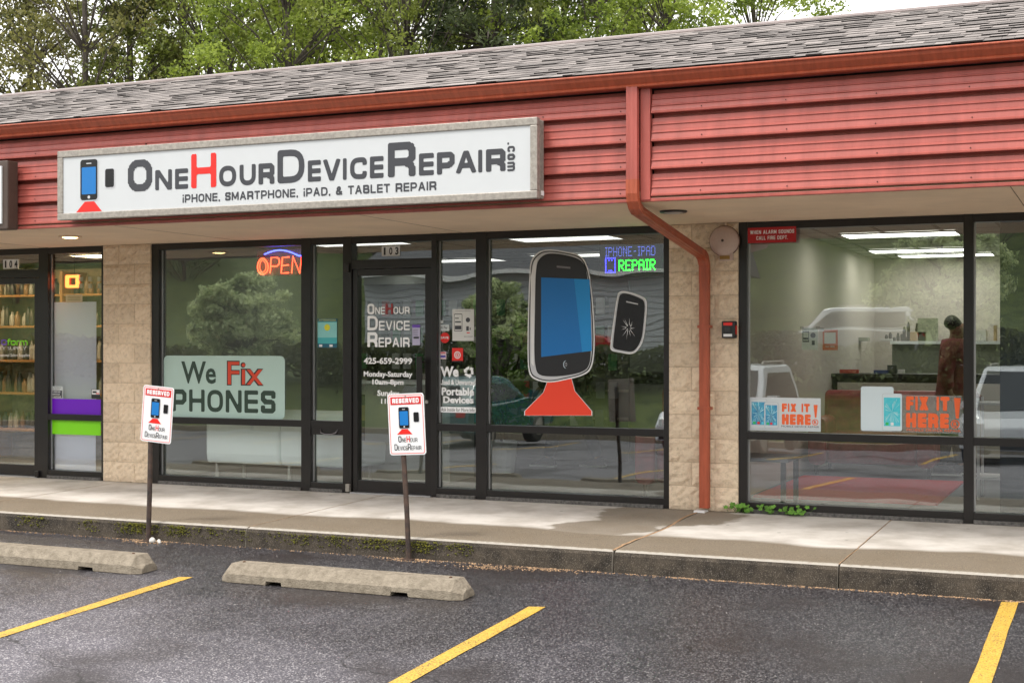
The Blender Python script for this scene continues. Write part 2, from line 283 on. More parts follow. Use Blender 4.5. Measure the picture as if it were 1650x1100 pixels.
class MB:
    def __init__(s): s.v = []; s.f = []; s.mi = []; s.m = 0
    def add(s, vs, fs):
        n = len(s.v); s.v += [tuple(q) for q in vs]; s.f += [tuple(n+i for i in f) for f in fs]; s.mi += [s.m]*len(fs); return s
    def box(s, x0, x1, y0, y1, z0, z1, rot=None, c=None):
        vs = [(x, y, z) for z in (z0, z1) for y in (y0, y1) for x in (x0, x1)]
        if rot is not None:
            c = Vector(c) if c is not None else Vector(((x0+x1)/2, (y0+y1)/2, (z0+z1)/2)); vs = [c+rot@(Vector(v)-c) for v in vs]
        return s.add(vs, [(0, 2, 3, 1), (4, 5, 7, 6), (0, 1, 5, 4), (2, 6, 7, 3), (0, 4, 6, 2), (1, 3, 7, 5)])
    def prism_x(s, prof, x0, x1):      # closed profile of (y,z), run along x
        n = len(prof); vs = [(x0, y, z) for y, z in prof]+[(x1, y, z) for y, z in prof]
        return s.add(vs, [(i, (i+1) % n, n+(i+1) % n, n+i) for i in range(n)]+[tuple(range(n))[::-1], tuple(range(n, 2*n))])
    def prism_y(s, prof, y0, y1):      # closed profile of (x,z), run along y
        n = len(prof); vs = [(x, y0, z) for x, z in prof]+[(x, y1, z) for x, z in prof]
        return s.add(vs, [(i, (i+1) % n, n+(i+1) % n, n+i) for i in range(n)]+[tuple(range(n))[::-1], tuple(range(n, 2*n))])
    def prism_z(s, prof, z0, z1):
        n = len(prof); vs = [(x, y, z0) for x, y in prof]+[(x, y, z1) for x, y in prof]
        return s.add(vs, [(i, (i+1) % n, n+(i+1) % n, n+i) for i in range(n)]+[tuple(range(n))[::-1], tuple(range(n, 2*n))])
    def tube(s, pts, r, n=8, cap=True):
        pts = [Vector(p) for p in pts]; k = len(pts)
        rs = r if isinstance(r, (list, tuple)) else [r]*k
        up = None; vs = []
        for i, p in enumerate(pts):
            t = (pts[min(i+1, k-1)]-pts[max(i-1, 0)]).normalized()
            if up is None: up = t.orthogonal().normalized()
            up = (up-t*up.dot(t)); up = up.normalized() if up.length > 1e-6 else t.orthogonal().normalized()
            w = t.cross(up)
            for j in range(n):
                a = 2*PI*j/n; vs.append(p+(up*math.cos(a)+w*math.sin(a))*rs[i])
        fs = [(i*n+j, i*n+(j+1) % n, (i+1)*n+(j+1) % n, (i+1)*n+j) for i in range(k-1) for j in range(n)]
        if cap: fs += [tuple(range(n))[::-1], tuple(range((k-1)*n, k*n))]
        return s.add(vs, fs)
    def lathe(s, prof, c, n=16, axis='z'):   # prof (r, h)
        vs = []
        for r, h in prof:
            for j in range(n):
                a = 2*PI*j/n; x, y = r*math.cos(a), r*math.sin(a)
                vs.append((c[0]+x, c[1]+y, c[2]+h) if axis == 'z' else ((c[0]+x, c[1]+h, c[2]+y) if axis == 'y' else (c[0]+h, c[1]+x, c[2]+y)))
        k = len(prof)
        return s.add(vs, [(i*n+j, i*n+(j+1) % n, (i+1)*n+(j+1) % n, (i+1)*n+j) for i in range(k-1) for j in range(n)]+[tuple(range(n))[::-1], tuple(range((k-1)*n, k*n))])
    def poly(s, pts): return s.add(pts, [tuple(range(len(pts)))])
    def mesh(s, name='mesh'):
        me = bpy.data.meshes.new(name); me.from_pydata(s.v, [], s.f)
        if any(s.mi): me.polygons.foreach_set('material_index', s.mi)
        me.update(); bm = bmesh.new(); bm.from_mesh(me); bmesh.ops.recalc_face_normals(bm, faces=bm.faces); bm.to_mesh(me); bm.free()
        return me
    def build(s, name, mat, parent=None, bevel=0, smooth=False, **k):
        o = link(name, s.mesh(name), mat, parent, smooth=smooth, **k)
        if bevel:
            b = o.modifiers.new('bevel', 'BEVEL'); b.width = bevel; b.segments = 2; b.limit_method = 'ANGLE'; b.angle_limit = rad(40)
        return o
def box(name, x0, x1, y0, y1, z0, z1, mat, parent=None, **k): return MB().box(x0, x1, y0, y1, z0, z1).build(name, mat, parent, **k)

# ---------------------------------------------------------------- flat shapes on a wall plane (facing -y) : strokes -> filled mesh
def fill_grid(sdf, x0, x1, z0, z1, cell):
    """marching squares over sdf(X,Z) < 0; returns verts (x,z) and faces"""
    nx = max(2, int((x1-x0)/cell)+2); nz = max(2, int((z1-z0)/cell)+2)
    xs = np.linspace(x0-cell, x1+cell, nx+2); zs = np.linspace(z0-cell, z1+cell, nz+2)
    X, Z = np.meshgrid(xs, zs, indexing='ij'); D = sdf(X, Z); vs = []; fs = []
    inside = D < 0
    for j in range(len(zs)-1):
        i = 0
        while i < len(xs)-1:
            c = [inside[i, j], inside[i+1, j], inside[i+1, j+1], inside[i, j+1]]
            if all(c):
                k = i
                while k < len(xs)-1 and inside[k, j] and inside[k+1, j] and inside[k+1, j+1] and inside[k, j+1]: k += 1
                n = len(vs); vs += [(xs[i], zs[j]), (xs[k], zs[j]), (xs[k], zs[j+1]), (xs[i], zs[j+1])]; fs.append((n, n+1, n+2, n+3)); i = k; continue
            if any(c):
                P = [(xs[i], zs[j], D[i, j]), (xs[i+1], zs[j], D[i+1, j]), (xs[i+1], zs[j+1], D[i+1, j+1]), (xs[i], zs[j+1], D[i, j+1])]
                poly = []
                for q in range(4):
                    a, b = P[q], P[(q+1) % 4]
                    if a[2] < 0: poly.append((a[0], a[1]))
                    if (a[2] < 0) != (b[2] < 0):
                        t = a[2]/(a[2]-b[2]); poly.append((a[0]+(b[0]-a[0])*t, a[1]+(b[1]-a[1])*t))
                if len(poly) >= 3:
                    n = len(vs); vs += poly; fs.append(tuple(range(n, n+len(poly))))
            i += 1
    return vs, fs
def seg_sdf(X, Z, a, b, h, butt0, butt1):
    ax, az_, bx, bz = a[0], a[1], b[0], b[1]; dx, dz = bx-ax, bz-az_; L = math.hypot(dx, dz) or 1e-6; ux, uz = dx/L, dz/L
    t = (X-ax)*ux+(Z-az_)*uz; n = np.abs(-(X-ax)*uz+(Z-az_)*ux)-h
    box_ = np.maximum(n, np.maximum(-t, t-L))
    d = box_
    if not butt0: d = np.minimum(d, np.hypot(X-ax, Z-az_)-h)
    if not butt1: d = np.minimum(d, np.hypot(X-bx, Z-bz)-h)
    return d
def roundpath(pts, r, closed=False, seg=5):
    n = len(pts); out = []
    for i, p in enumerate(pts):
        rr = p[2] if len(p) > 2 else 0
        if (not closed and i in (0, n-1)) or rr == 0: out.append((p[0], p[1])); continue
        a = pts[(i-1) % n]; b = pts[(i+1) % n]; P = Vector((p[0], p[1])); A = Vector((a[0], a[1]))-P; B = Vector((b[0], b[1]))-P
        q = min(r*rr, A.length*.5, B.length*.5); A = A.normalized()*q; B = B.normalized()*q
        for k in range(seg+1):
            t = k/seg; out.append(tuple(P+A*(1-t)**2+B*t**2))
    if closed: out.append(out[0])
    return out
# wide square-shouldered capitals; -1 and 2 mean the very edge, R marks a rounded corner
R = 1
GL = {
 'O': (1, [[(0, 0, R), (0, 1, R), (1, 1, R), (1, 0, R), 'c']]), '0': (.8, [[(0, 0, R), (0, 1, R), (1, 1, R), (1, 0, R), 'c']]),
 'N': (1, [[(0, -1), (0, 2)], [(1, -1), (1, 2)], [(0, 2), (1, -1)]]),
 'E': (.85, [[(0, -1), (0, 2)], [(0, 1), (2, 1)], [(0, .5), (1.9, .5)], [(0, 0), (2, 0)]]), 'F': (.8, [[(0, -1), (0, 2)], [(0, 1), (2, 1)], [(0, .48), (1.7, .48)]]),
 'H': (1, [[(0, -1), (0, 2)], [(1, -1), (1, 2)], [(0, .5), (1, .5)]]),
 'U': (1, [[(0, 2), (0, 0, R), (1, 0, R), (1, 2)]]),
 'R': (1, [[(0, -1), (0, 2)], [(0, 1), (1, 1, R), (1, .42, R), (0, .42)], [(.6, .42), (.95, .3, R), (1, -1)]]),
 'P': (.95, [[(0, -1), (0, 2)], [(0, 1), (1, 1, R), (1, .38, R), (0, .38)]]),
 'D': (1, [[(0, 0), (0, 1), (1, 1, R), (1, 0, R), 'c']]),
 'V': (1, [[(0, 2), (.5, -1)], [(.5, -1), (1, 2)]]),
 'I': (.24, [[(.5, -1), (.5, 2)]]), 'i': (.24, [[(.5, -1), (.5, .7)], [(.5, .86), (.5, 2)]]),
 'C': (.95, [[(1, .68), (1, 1, R), (0, 1, R), (0, 0, R), (1, 0, R), (1, .32)]]),
 'A': (1.05, [[(0, -1), (.5, 2)], [(.5, 2), (1, -1)], [(.2, .3), (.8, .3)]]),
 'S': (.9, [[(1, .72), (1, 1, R), (0, 1, R), (0, .52, R), (1, .5, R), (1, 0, R), (0, 0, R), (0, .3)]]),
 'M': (1.15, [[(0, -1), (0, 2)], [(1, -1), (1, 2)], [(0, 2), (.5, .1)], [(.5, .1), (1, 2)]]),
 'T': (.9, [[(.5, -1), (.5, 2)], [(-1, 1), (2, 1)]]), 'L': (.8, [[(0, -1), (0, 2)], [(0, 0), (2, 0)]]),
 'B': (.95, [[(0, 0), (0, 1), (.93, 1, R), (.93, .52, R), (0, .52)], [(0, .52), (1, .52, R), (1, 0, R), (0, 0)]]),
 'Y': (.95, [[(0, 2), (.5, .42)], [(1, 2), (.5, .42)], [(.5, .45), (.5, -1)]]),
 'X': (.95, [[(0, 2), (1, -1)], [(1, 2), (0, -1)]]), 'W': (1.4, [[(0, 2), (.25, -1)], [(.25, -1), (.5, 2)], [(.5, 2), (.75, -1)], [(.75, -1), (1, 2)]]),
 '&': (1, [[(1, -1), (.15, .72, R), (.25, 1, R), (.62, 1, R), (.65, .62, R), (0, .42, R), (0, 0, R), (.7, 0, R), (.95, .4)]]),
 ',': (.3, [[(.5, .12), (.35, -.2)]]), '.': (.22, [[(.5, -1), (.5, .08)]]), '-': (.4, [[(-1, .45), (2, .45)]]), '!': (.24, [[(.5, .3), (.5, 2)], [(.5, -1), (.5, .1)]]),
 'c': (.8, [[(1, .5), (1, .68, R), (0, .68, R), (0, 0, R), (1, 0, R), (1, .2)]]), 'o': (.85, [[(0, 0, R), (0, .68, R), (1, .68, R), (1, 0, R), 'c']]),
 'm': (1.25, [[(0, -1), (0, .72)], [(0, .68), (.5, .68, R), (.5, -1)], [(.5, .68), (1, .68, R), (1, -1)]]),
 'f': (.5, [[(.35, -1), (.35, 1, R), (1.6, 1)], [(-1, .66), (2, .66)]]), 'r': (.5, [[(0, -1), (0, .68, R), (1.3, .68)]]), ' ': (.5, []),
}
def glyph(ch, x, z, w, h, t, cell=None):
    def mp(v, full): return 0 if v == -1 else full if v == 2 else t/2+v*(full-t) if v <= 1 else t/2+(full-t)+(v-1)*t/2
    segs = []
    rr = min(w, h)*.42
    for st in GL[ch][1]:
        closed = st[-1] == 'c'; pts = st[:-1] if closed else st
        if ch in 'VAXWYMN&' : # slanted ends stay inside the cell
            q = [(min(max(mp(p[0], w), t/2), w-t/2), mp(p[1], h))+tuple(p[2:]) for p in pts]
        else: q = [(mp(p[0], w), mp(p[1], h))+tuple(p[2:]) for p in pts]
        path = roundpath(q, rr, closed)
        for i in range(len(path)-1):
            segs.append((path[i], path[i+1], (i == 0 and not closed), (i == len(path)-2 and not closed)))
    if not segs: return [], []
    def sdf(X, Z):
        D = np.full(X.shape, 9.)
        for a, b, p, q in segs: D = np.minimum(D, seg_sdf(X, Z, a, b, t/2, p, q))
        if ch not in ',.': D = np.maximum(D, np.maximum(-Z, Z-h))
        return D
    vs, fs = fill_grid(sdf, -t if ch == ',' else 0, w, -2*t if ch == ',' else 0, h, cell or t/4.2)
    return [(x+a, z+b) for a, b in vs], fs
def stroke_text(items, Y, name, mat, parent=None, cell=None, **k):
    """items: (char, x0, z0, w, h, thickness)"""
    mb = MB()
    for ch, x, z, w, h, t in items:
        vs, fs = glyph(ch, x, z, w, h, t, cell); mb.add([(a, Y, b) for a, b in vs], fs)
    me = bpy.data.meshes.new(name); me.from_pydata(mb.v, [], [f[::-1] if False else f for f in mb.f]); me.update()
    return link(name, me, mat, parent, **k)
def layout(s, x0, x1, z0, h, t=.16, gap=.16, capbig=None, hs=None):
    """fit a string between x0 and x1; capbig marks characters drawn full height, the others at hs*h"""
    ws = []
    for i, c in enumerate(s):
        hh = h if (hs is None or (capbig and i in capbig)) else h*hs
        ws.append((GL[c][0]*hh, hh))
    tot = sum(w for w, _ in ws)+gap*h*(hs or 1)*(len(s)-1); k = (x1-x0)/tot; x = x0; out = []
    for c, (w, hh) in zip(s, ws):
        out.append((c, x, z0, w*k, hh, t*h*(1 if hh == h else .9*(hs or 1)/(1))*1.0)); x += (w+gap*h*(hs or 1))*k
    return out

def font_text(s, rc, Y, name, mat, parent=None, bold=0, keep=False, xf=None, align='fit', **k):
    """built-in font, fitted to rc=(x0,x1,z0,z1) on the plane y=Y"""
    cu = bpy.data.curves.new(name, 'FONT'); cu.body = s; cu.size = 1; cu.offset = bold; cu.resolution_u = 3; cu.fill_mode = 'FRONT'; cu.align_x = 'CENTER'
    o = bpy.data.objects.new(name, cu); COL.objects.link(o)
    dg = bpy.context.evaluated_depsgraph_get(); me = bpy.data.meshes.new_from_object(o.evaluated_get(dg)); bpy.data.objects.remove(o)
    me.materials.clear()
    co = np.empty(len(me.vertices)*3, 'f'); me.vertices.foreach_get('co', co); co = co.reshape(-1, 3)
    a, b = co.min(0), co.max(0); x0, x1, z0, z1 = rc
    new = np.zeros_like(co); new[:, 0] = x0+(co[:, 0]-a[0])/(b[0]-a[0])*(x1-x0); new[:, 2] = z0+(co[:, 1]-a[1])/(b[1]-a[1])*(z1-z0); new[:, 1] = Y
    me.vertices.foreach_set('co', new.ravel()); me.update()
    if xf is not None: me.transform(xf)
    return link(name, me, mat, parent, **k)
def ST(s, rc, Y, mat, par, t=.24, gap=.2, name='lettering', **k):
    its = [(c, x, z, w, h, min(th, max(w, th*.5))) for c, x, z, w, h, th in layout(s, rc[0], rc[1], rc[2], rc[3]-rc[2], t=t, gap=gap)]
    return stroke_text(its, Y, name, mat, par, **k)
def flat_poly(pts, Y, name, mat, parent=None, th=0.0012, **k):   # pts (x,z); a thin vinyl with its own thickness
    mb = MB(); mb.prism_y(pts, Y, Y+th); return mb.build(name, mat, parent, **k)
def smooth_closed(pts, n=6):
    out = []; m = len(pts)
    for i in range(m):
        p0, p1, p2, p3 = pts[i-1], pts[i], pts[(i+1) % m], pts[(i+2) % m]
        for j in range(n):
            t = j/n; out.append(tuple(.5*((2*p1[q])+(-p0[q]+p2[q])*t+(2*p0[q]-5*p1[q]+4*p2[q]-p3[q])*t*t+(-p0[q]+3*p1[q]-3*p2[q]+p3[q])*t**3) for q in (0, 1)))
    return out
def rrect(x0, x1, z0, z1, r, n=5):
    out = []
    for cx, cz, a0 in ((x1-r, z1-r, 0), (x0+r, z1-r, PI/2), (x0+r, z0+r, PI), (x1-r, z0+r, 1.5*PI)):
        for i in range(n+1): a = a0+PI/2*i/n; out.append((cx+r*math.cos(a), cz+r*math.sin(a)))
    return out
def circ(cx, cz, r, n=24, rz=None): return [(cx+r*math.cos(2*PI*i/n), cz+(rz or r)*math.sin(2*PI*i/n)) for i in range(n)]

# ---------------------------------------------------------------- shared materials
m_asph = asphalt_mat(); m_walk = sidewalk_mat(); m_block = block_mat(); m_kerb = kerb_mat()
m_mortar = M('mortar', (.60, .49, .36), .95, var=.15, vscale=20, bump=.5)
m_red = M('red_steel', (.385, .092, .072), .36, var=.17, vscale=3.2, spec=.45, vmap=(2.6, .6, .5))
m_gut = M('gutter_paint', (.38, .085, .040), .36, var=.2, vscale=6, spec=.45, vmap=(4, 1, .6))
m_soff = M('soffit_paint', (.78, .61, .44), .75, var=.09, vscale=1.6)
m_bronze = M('dark_bronze', (.013, .011, .011), .28, metal=0, spec=.5, var=.15, vscale=12)
m_black = M('black', (.012, .012, .013), .4)
m_white = M('white_vinyl', (.78, .78, .78), .4)
m_vinyl = M('lightened_vinyl', (.93, .93, .93), .4)  # same white vinyl, colour lightened to offset the shade under the soffit
m_face = M('sign_face', (.58, .60, .61), .35, var=.015, vscale=6)
m_alu = M('aged_aluminium', (.36, .33, .29), .5, metal=.45, var=.25, vscale=30)
m_char = M('charcoal_print', (.045, .047, .055), .45)
m_redv = M('red_vinyl', (.75, .018, .012), .4)
m_orv = M('orange_vinyl', (.85, .13, .03), .4)
m_shing = M('asphalt_shingle', (.205, .182, .170), .95, var=.22, vscale=2.2, bump=.5, bscale=120, rnd=.38)
m_edge = M('shingle_edge_shade', (.018, .016, .016), .95)  # black cut edges, also painting in the shadow line under each tab
m_dark = M('dark_underlay', (.012, .011, .011), .9)
m_glass = glass_mat('shop_glass')
m_wallp = M('interior_paint', (.40, .42, .38), .8)
m_ceil = M('ceiling_tile', (.30, .30, .28), .9, var=.08, vscale=30)
m_grid = M('ceiling_grid', (.03, .03, .03), .6)
m_lamp = M('light_panel', (.9, .9, .9), .5, emit=(1, .97, .88), estr=3.4)
m_floor = M('shop_floor', (.10, .10, .105), .55, var=.15, vscale=20)
m_yell = M('yellow_paint', (.56, .33, .035), .6, var=.12, vscale=40, col2=(.66, .42, .085), bump=.4, bscale=150)
m_conc = M('precast_concrete', (.175, .145, .105), .9, bump=.8, bscale=90, col2=(.315, .268, .205), vscale=22)
m_blue = M('blue_vinyl', (.006, .17, .50), .35)
m_navy = M('navy_panel', (.012, .016, .03), .4)

def wear_paint(m):
    nt = m.node_tree; l = nt.links; p = nt.nodes['Principled BSDF']; src = p.inputs['Base Color'].links[0].from_socket
    g = N(nt, 'ShaderNodeNewGeometry'); a = N(nt, 'ShaderNodeTexNoise', i_Scale=95.0, i_Detail=4.0, i_Roughness=.7); b = N(nt, 'ShaderNodeTexNoise', i_Scale=2.3, i_Detail=3.0); l.new(g.outputs['Position'], a.inputs['Vector']); l.new(g.outputs['Position'], b.inputs['Vector'])
    x = N(nt, 'ShaderNodeMath', operation='MULTIPLY_ADD'); x.inputs[1].default_value = .35; l.new(b.outputs['Fac'], x.inputs[0]); l.new(a.outputs['Fac'], x.inputs[2])
    r_ = N(nt, 'ShaderNodeMapRange', i_1=.60, i_2=.64, i_3=.85, i_4=0.0); l.new(x.outputs[0], r_.inputs[0])
    c = N(nt, 'ShaderNodeMixRGB'); c.inputs[2].default_value = (.10, .075, .04, 1); l.new(r_.outputs[0], c.inputs[0]); l.new(src, c.inputs[1]); l.new(c.outputs[0], p.inputs['Base Color'])
wear_paint(m_yell)

# ---------------------------------------------------------------- ground
ys = [-600, -60, -30, -19, -2.2, 0, 30, 90, 600]
zz = [gz(-19)-.2, gz(-19)-.05, gz(-19), gz(-19), gz(-2.2), -.19, -.19, -.3, -.3]
xs = [-600, -60, -20, -9, 0, 6, 20, 60, 600]
mb = MB(); mb.add([(x, y, z) for y, z in zip(ys, zz) for x in xs], [(j*9+i, j*9+i+1, (j+1)*9+i+1, (j+1)*9+i) for j in range(8) for i in range(8)])
mb.build('ground', m_asph, kind='structure')
def line(x, y0, y1, w=.10, n=14):
    # brushed edges wander a little
    vs = []
    for i in range(n+1):
        y = y0+(y1-y0)*i/n
        for s in (-1, 1): vs.append((x+s*w/2+random.uniform(-.004, .004), y+(s*.018 if i in (0, n) else 0), gz(y)+.004))
    MB().add(vs, [(2*i, 2*i+1, 2*i+3, 2*i+2) for i in range(n)]).build('parking_line', m_yell, kind='structure')
for x, ye in ((-5.19, -3.43), (-2.49, -3.42), (.215, -3.44), (2.93, -2.33), (5.63, -3.43), (-7.89, -3.43)): line(x, -7.6, ye)
for i in range(-8, 4): line(i*2.7+.5, -17.5, -12.6, n=2)

# sidewalk slabs with open joints, kerb nosing and a rough face
side = thing('sidewalk', (0, -1.1, 0), kind='structure')
joints = [-16, -12.1, -9.0, -5.86, -2.78, .30, 1.865, 4.95, 8.0]
def walkz(y): return .016*y
for a, b in zip(joints, joints[1:]):
    g = .006 if abs(b-.30) > .1 else .010
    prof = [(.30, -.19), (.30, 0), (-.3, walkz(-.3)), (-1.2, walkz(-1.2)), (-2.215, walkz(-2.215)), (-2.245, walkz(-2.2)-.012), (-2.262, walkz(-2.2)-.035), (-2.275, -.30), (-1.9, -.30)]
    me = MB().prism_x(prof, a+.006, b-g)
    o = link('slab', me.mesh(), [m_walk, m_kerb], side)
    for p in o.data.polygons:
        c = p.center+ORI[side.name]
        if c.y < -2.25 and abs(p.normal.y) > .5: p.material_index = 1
# joint filler
mj = M('joint_sand', (.40, .25, .14), .95, var=.4, vscale=40, bump=.6)
for b in joints[1:-1]:
    pts = []; n = 26
    for i in range(n+1):
        y = -.02-2.22*i/n; pts.append((b+random.uniform(-.006, .006)+(.0 if abs(b-.3) > .1 else -.02*math.sin(i*.35)), y, walkz(y)+.001))
    w = .003 if abs(b-.3) > .1 else .011
    MB().add([(x+s*w, y, z) for x, y, z in pts for s in (-1, 1)], [(2*i, 2*i+1, 2*i+3, 2*i+2) for i in range(n)]).build('joint_filler', mj, side, kind='stuff')

def scatter_blobs(name, pts, mat, label=None, kind='stuff', parent=None, cat=None):
    v = []; f = []
    base = [(1, 0, 0), (-1, 0, 0), (0, 1, 0), (0, -1, 0), (0, 0, 1), (0, 0, -1)]; bf = [(0, 2, 4), (2, 1, 4), (1, 3, 4), (3, 0, 4), (2, 0, 5), (1, 2, 5), (3, 1, 5), (0, 3, 5)]
    for (x, y, z, r) in pts:
        n = len(v); k = [random.uniform(.6, 1.3) for _ in range(6)]; a = random.uniform(0, PI); ca, sa = math.cos(a), math.sin(a)
        for q, b in enumerate(base):
            bx, by, bz = b[0]*k[q]*r, b[1]*k[q]*r, b[2]*k[q]*r*.7; v.append((x+bx*ca-by*sa, y+bx*sa+by*ca, z+bz))
        f += [tuple(n+i for i in t) for t in bf]
    me = bpy.data.meshes.new(name); me.from_pydata(v, [], f); me.update()
    return link(name, me, mat, parent, label=label, kind=kind, cat=cat)
# moss on the kerb face and grit at its foot
m_moss = M('moss', (.05, .055, .006), .95, col2=(.17, .16, .015), vscale=30, rnd=.35)
pts = []
for c, w, n, dz in ((-4.95, .22, 110, 0), (-4.35, .12, 60, 0), (-3.85, .28, 360, 0), (-3.45, .2, 200, 0), (-3.1, .15, 60, 0), (-2.3, .3, 120, 0), (-1.95, .14, 90, 0), (-1.6, .22, 200, 0), (-1.25, .22, 230, 0), (-.9, .1, 80, 0), (-2.8, .12, 40, 0), (-5.8, .2, 100, 0), (-6.4, .2, 90, 0)):
    for _ in range(n):
        x = random.gauss(c, w*.42)+.04*math.sin(c*40+_*.9); h = random.random()**1.7; pts.append((x, -2.268-.004*random.random(), -.055-.085*h-.01*random.random(), random.uniform(.003, .010)))
scatter_blobs('moss', pts, m_moss)
m_grit = M('orange_grit', (.40, .26, .15), .95, rnd=.5)
pts = []
for _ in range(5200):
    x = random.uniform(-7.6, 4.5); k = .5+.5*math.sin(x*1.7+1)*math.sin(x*.63+2)
    amt = 1 if x > .7 else .45
    if x < -.2: amt = .25+1.2*math.exp(-((x+3.75)/.35)**2)+1.2*math.exp(-((x+1.2)/.4)**2)
    if random.random() > amt*(.35+.65*k): continue
    y = -2.283-abs(random.gauss(0, .022)); pts.append((x, y, gz(y)+.002, random.uniform(.002, .007)))
for cx, cy in ((-3.68, -2.35), (-1.28, -2.33), (-.62, -2.40), (-.25, -2.33)):
    for _ in range(220):
        x = random.gauss(cx, .11); y = min(-2.285, random.gauss(cy, .035)); pts.append((x, y, gz(y)+.002, random.uniform(.002, .007)))
scatter_blobs('grit', pts, m_grit)
m_crumb = M('loose_stone', (.3, .28, .27), .9, rnd=.6)
pts = [(x, y, gz(y)+.002, random.uniform(.0015, .0045)) for x, y in ((random.uniform(-8, 4), -2.3-abs(random.gauss(0, 1.6))) for _ in range(1500))]
scatter_blobs('loose_gravel', pts, m_crumb)

# ---------------------------------------------------------------- the building
B = thing('strip_mall_building', (0, 0, 0), 'single storey strip mall with red steel fascia, shingle mansard and tan block pillars', 'building')
m_side = M('side_wall', (.4, .34, .28), .9, var=.1)
# pillars
m_mort2 = m_mortar
def block_mesh(w, h, d, seed, amp):
    r = random.Random(seed); nx, nz = max(4, int(w/.034)), 6; vs = []; fs = []
    for j in range(nz+1):
        for i in range(nx+1):
            e = (i in (0, nx)) or (j in (0, nz)); vs.append((i*w/nx, -.004 if e else -.006-r.random()*amp, j*h/nz))
    for j in range(nz):
        for i in range(nx): a = j*(nx+1)+i; fs.append((a, a+1, a+nx+2, a+nx+1))
    n = len(vs); vs += [(0, d, 0), (w, d, 0), (w, d, h), (0, d, h)]
    bot = list(range(nx+1)); top = [nz*(nx+1)+i for i in range(nx+1)]; lf = [j*(nx+1) for j in range(nz+1)]; rt = [j*(nx+1)+nx for j in range(nz+1)]
    fs += [tuple(bot[::-1])+(n, n+1), tuple(top)+(n+2, n+3), tuple(lf)+(n+3, n), tuple(rt[::-1])+(n+1, n+2), (n, n+3, n+2, n+1)]
    me = bpy.data.meshes.new('block'); me.from_pydata(vs, [], fs); me.update(); me.materials.append(m_block)
    return me
bm_full = [block_mesh(.4064-.005, .2032-.005, .19, s, .020) for s in range(4)]
bm_half = [block_mesh(.2032-.005, .2032-.005, .19, s+9, .020) for s in range(4)]
def pillar(x0, n=1):
    core = MB().box(x0+.004, x0+.6056, .003, .19, -.05, 2.438).build('pillar', m_mortar, B)
    for c in range(12):
        z = c*.2032+.0025
        lay = ((0, .4064), (.4064, .2032)) if c % 2 == 0 else ((0, .2032), (.2032, .4064))
        for dx, w in lay:
            o = bpy.data.objects.new('block', random.choice(bm_full if w > .3 else bm_half)); COL.objects.link(o); o.parent = core
            o.location = (x0+dx+.0025, 0, z)
for x in (-11.62, -6.115, 0, 6.1): pillar(x)

# soffit, fascia, gutter
MB().box(-13, 8, -1.865, .25, 2.44, 2.52).build('soffit', m_soff, B)
YF = -1.88
for x_ in (-9.3, -6.86, -4.42, -1.98, 2.9, 5.34): MB().box(x_, x_+.006, -1.86, 0, 2.4385, 2.4415).build('soffit_joint', M('joint_dark', (.22, .17, .12), .9), B)  # darker strip along each soffit joint
def panel_prof(z0, h):   # one course of lapped siding: lip, face leaning back, two pressed ribs
    y0 = YF-.030; y1 = YF+.012
    def yl(t): return y0+.007+(y1-y0-.007)*t
    pr = [(y0+.030, z0+.002), (y0+.004, z0+.000), (y0, z0+.003), (y0, z0+.013), (y0+.007, z0+.019)]
    for t in (.34, .63):
        pr += [(yl(t-.05), z0+h*(t-.05)), (yl(t-.02)-.008, z0+h*(t-.020)), (yl(t+.02)-.008, z0+h*(t+.01)), (yl(t+.05), z0+h*(t+.05))]
    pr += [(yl(.84), z0+h*.84), (y1+.035, z0+h*.87), (y1+.035, z0+h+.006), (y1+.05, z0+h+.006), (y1+.05, z0+.002)]
    return pr
zc = [2.478, 2.672, 2.872, 3.075]; hh = [.194, .200, .203, .17]
for x0, x1 in ((-13, -7.37), (-7.23, .355), (.460, 8)):
    for z, h in zip(zc, hh): MB().prism_x(panel_prof(z, h), x0, x1).build('siding_panel', m_red, B)
q = MB()
for x_ in np.arange(-7.1, 7.5, .61):
    if abs(x_-.4) < .1: continue
    for z_, h_ in zip(zc, hh): q.lathe([(.005, 0), (.005, -.003), (.0005, -.004)], (float(x_)+random.uniform(-.01, .01), YF-.022, z_+.03), 6, 'y')
q.build('screw', M('screw_dark', (.10, .03, .025), .5, metal=.3), B, kind='stuff')
for x_ in (-4.05, -1.0, 3.55):
    for z_, h_ in zip(zc, hh): MB().box(x_, x_+.004, YF-.031, YF-.010, z_, z_+h_*.3).build('seam', M('seam_dark', (.12, .03, .025), .6), B)
MB().box(-13, 8, YF-.024, YF+.03, 2.441, 2.466).build('fascia_trim', m_red, B, bevel=.003)
MB().prism_x([(YF-.035, 3.262), (YF+.03, 3.262), (YF+.03, 3.36), (YF-.06, 3.36), (YF-.06, 3.30)], -13, 8).build('drip_board', m_red, B)
for x in (-7.37, .37):
    MB().box(x+(.0 if x < 0 else .012), x+(.135 if x < 0 else .085), YF-.036, YF+.02, 2.452, 3.27).build('corner_trim', m_red, B, bevel=.003)
MB().box(-13, 8, YF+.07, YF+.10, 2.45, 3.36).build('fascia_backing', m_dark, B)
gp = [(YF-.040, 3.352), (YF-.040, 3.258), (YF-.082, 3.258), (YF-.096, 3.262), (YF-.099, 3.270), (YF-.094, 3.277), (YF-.089, 3.281), (YF-.104, 3.296), (YF-.130, 3.320), (YF-.140, 3.343), (YF-.154, 3.345), (YF-.156, 3.352), (YF-.150, 3.359), (YF-.132, 3.359), (YF-.132, 3.347)]
gin = [(y+.006 if y < YF-.06 else y-.004, max(z, 3.268)) for y, z in gp[::-1][1:]]
MB().prism_x(gp, -13, 8).build('gutter', m_gut, B)

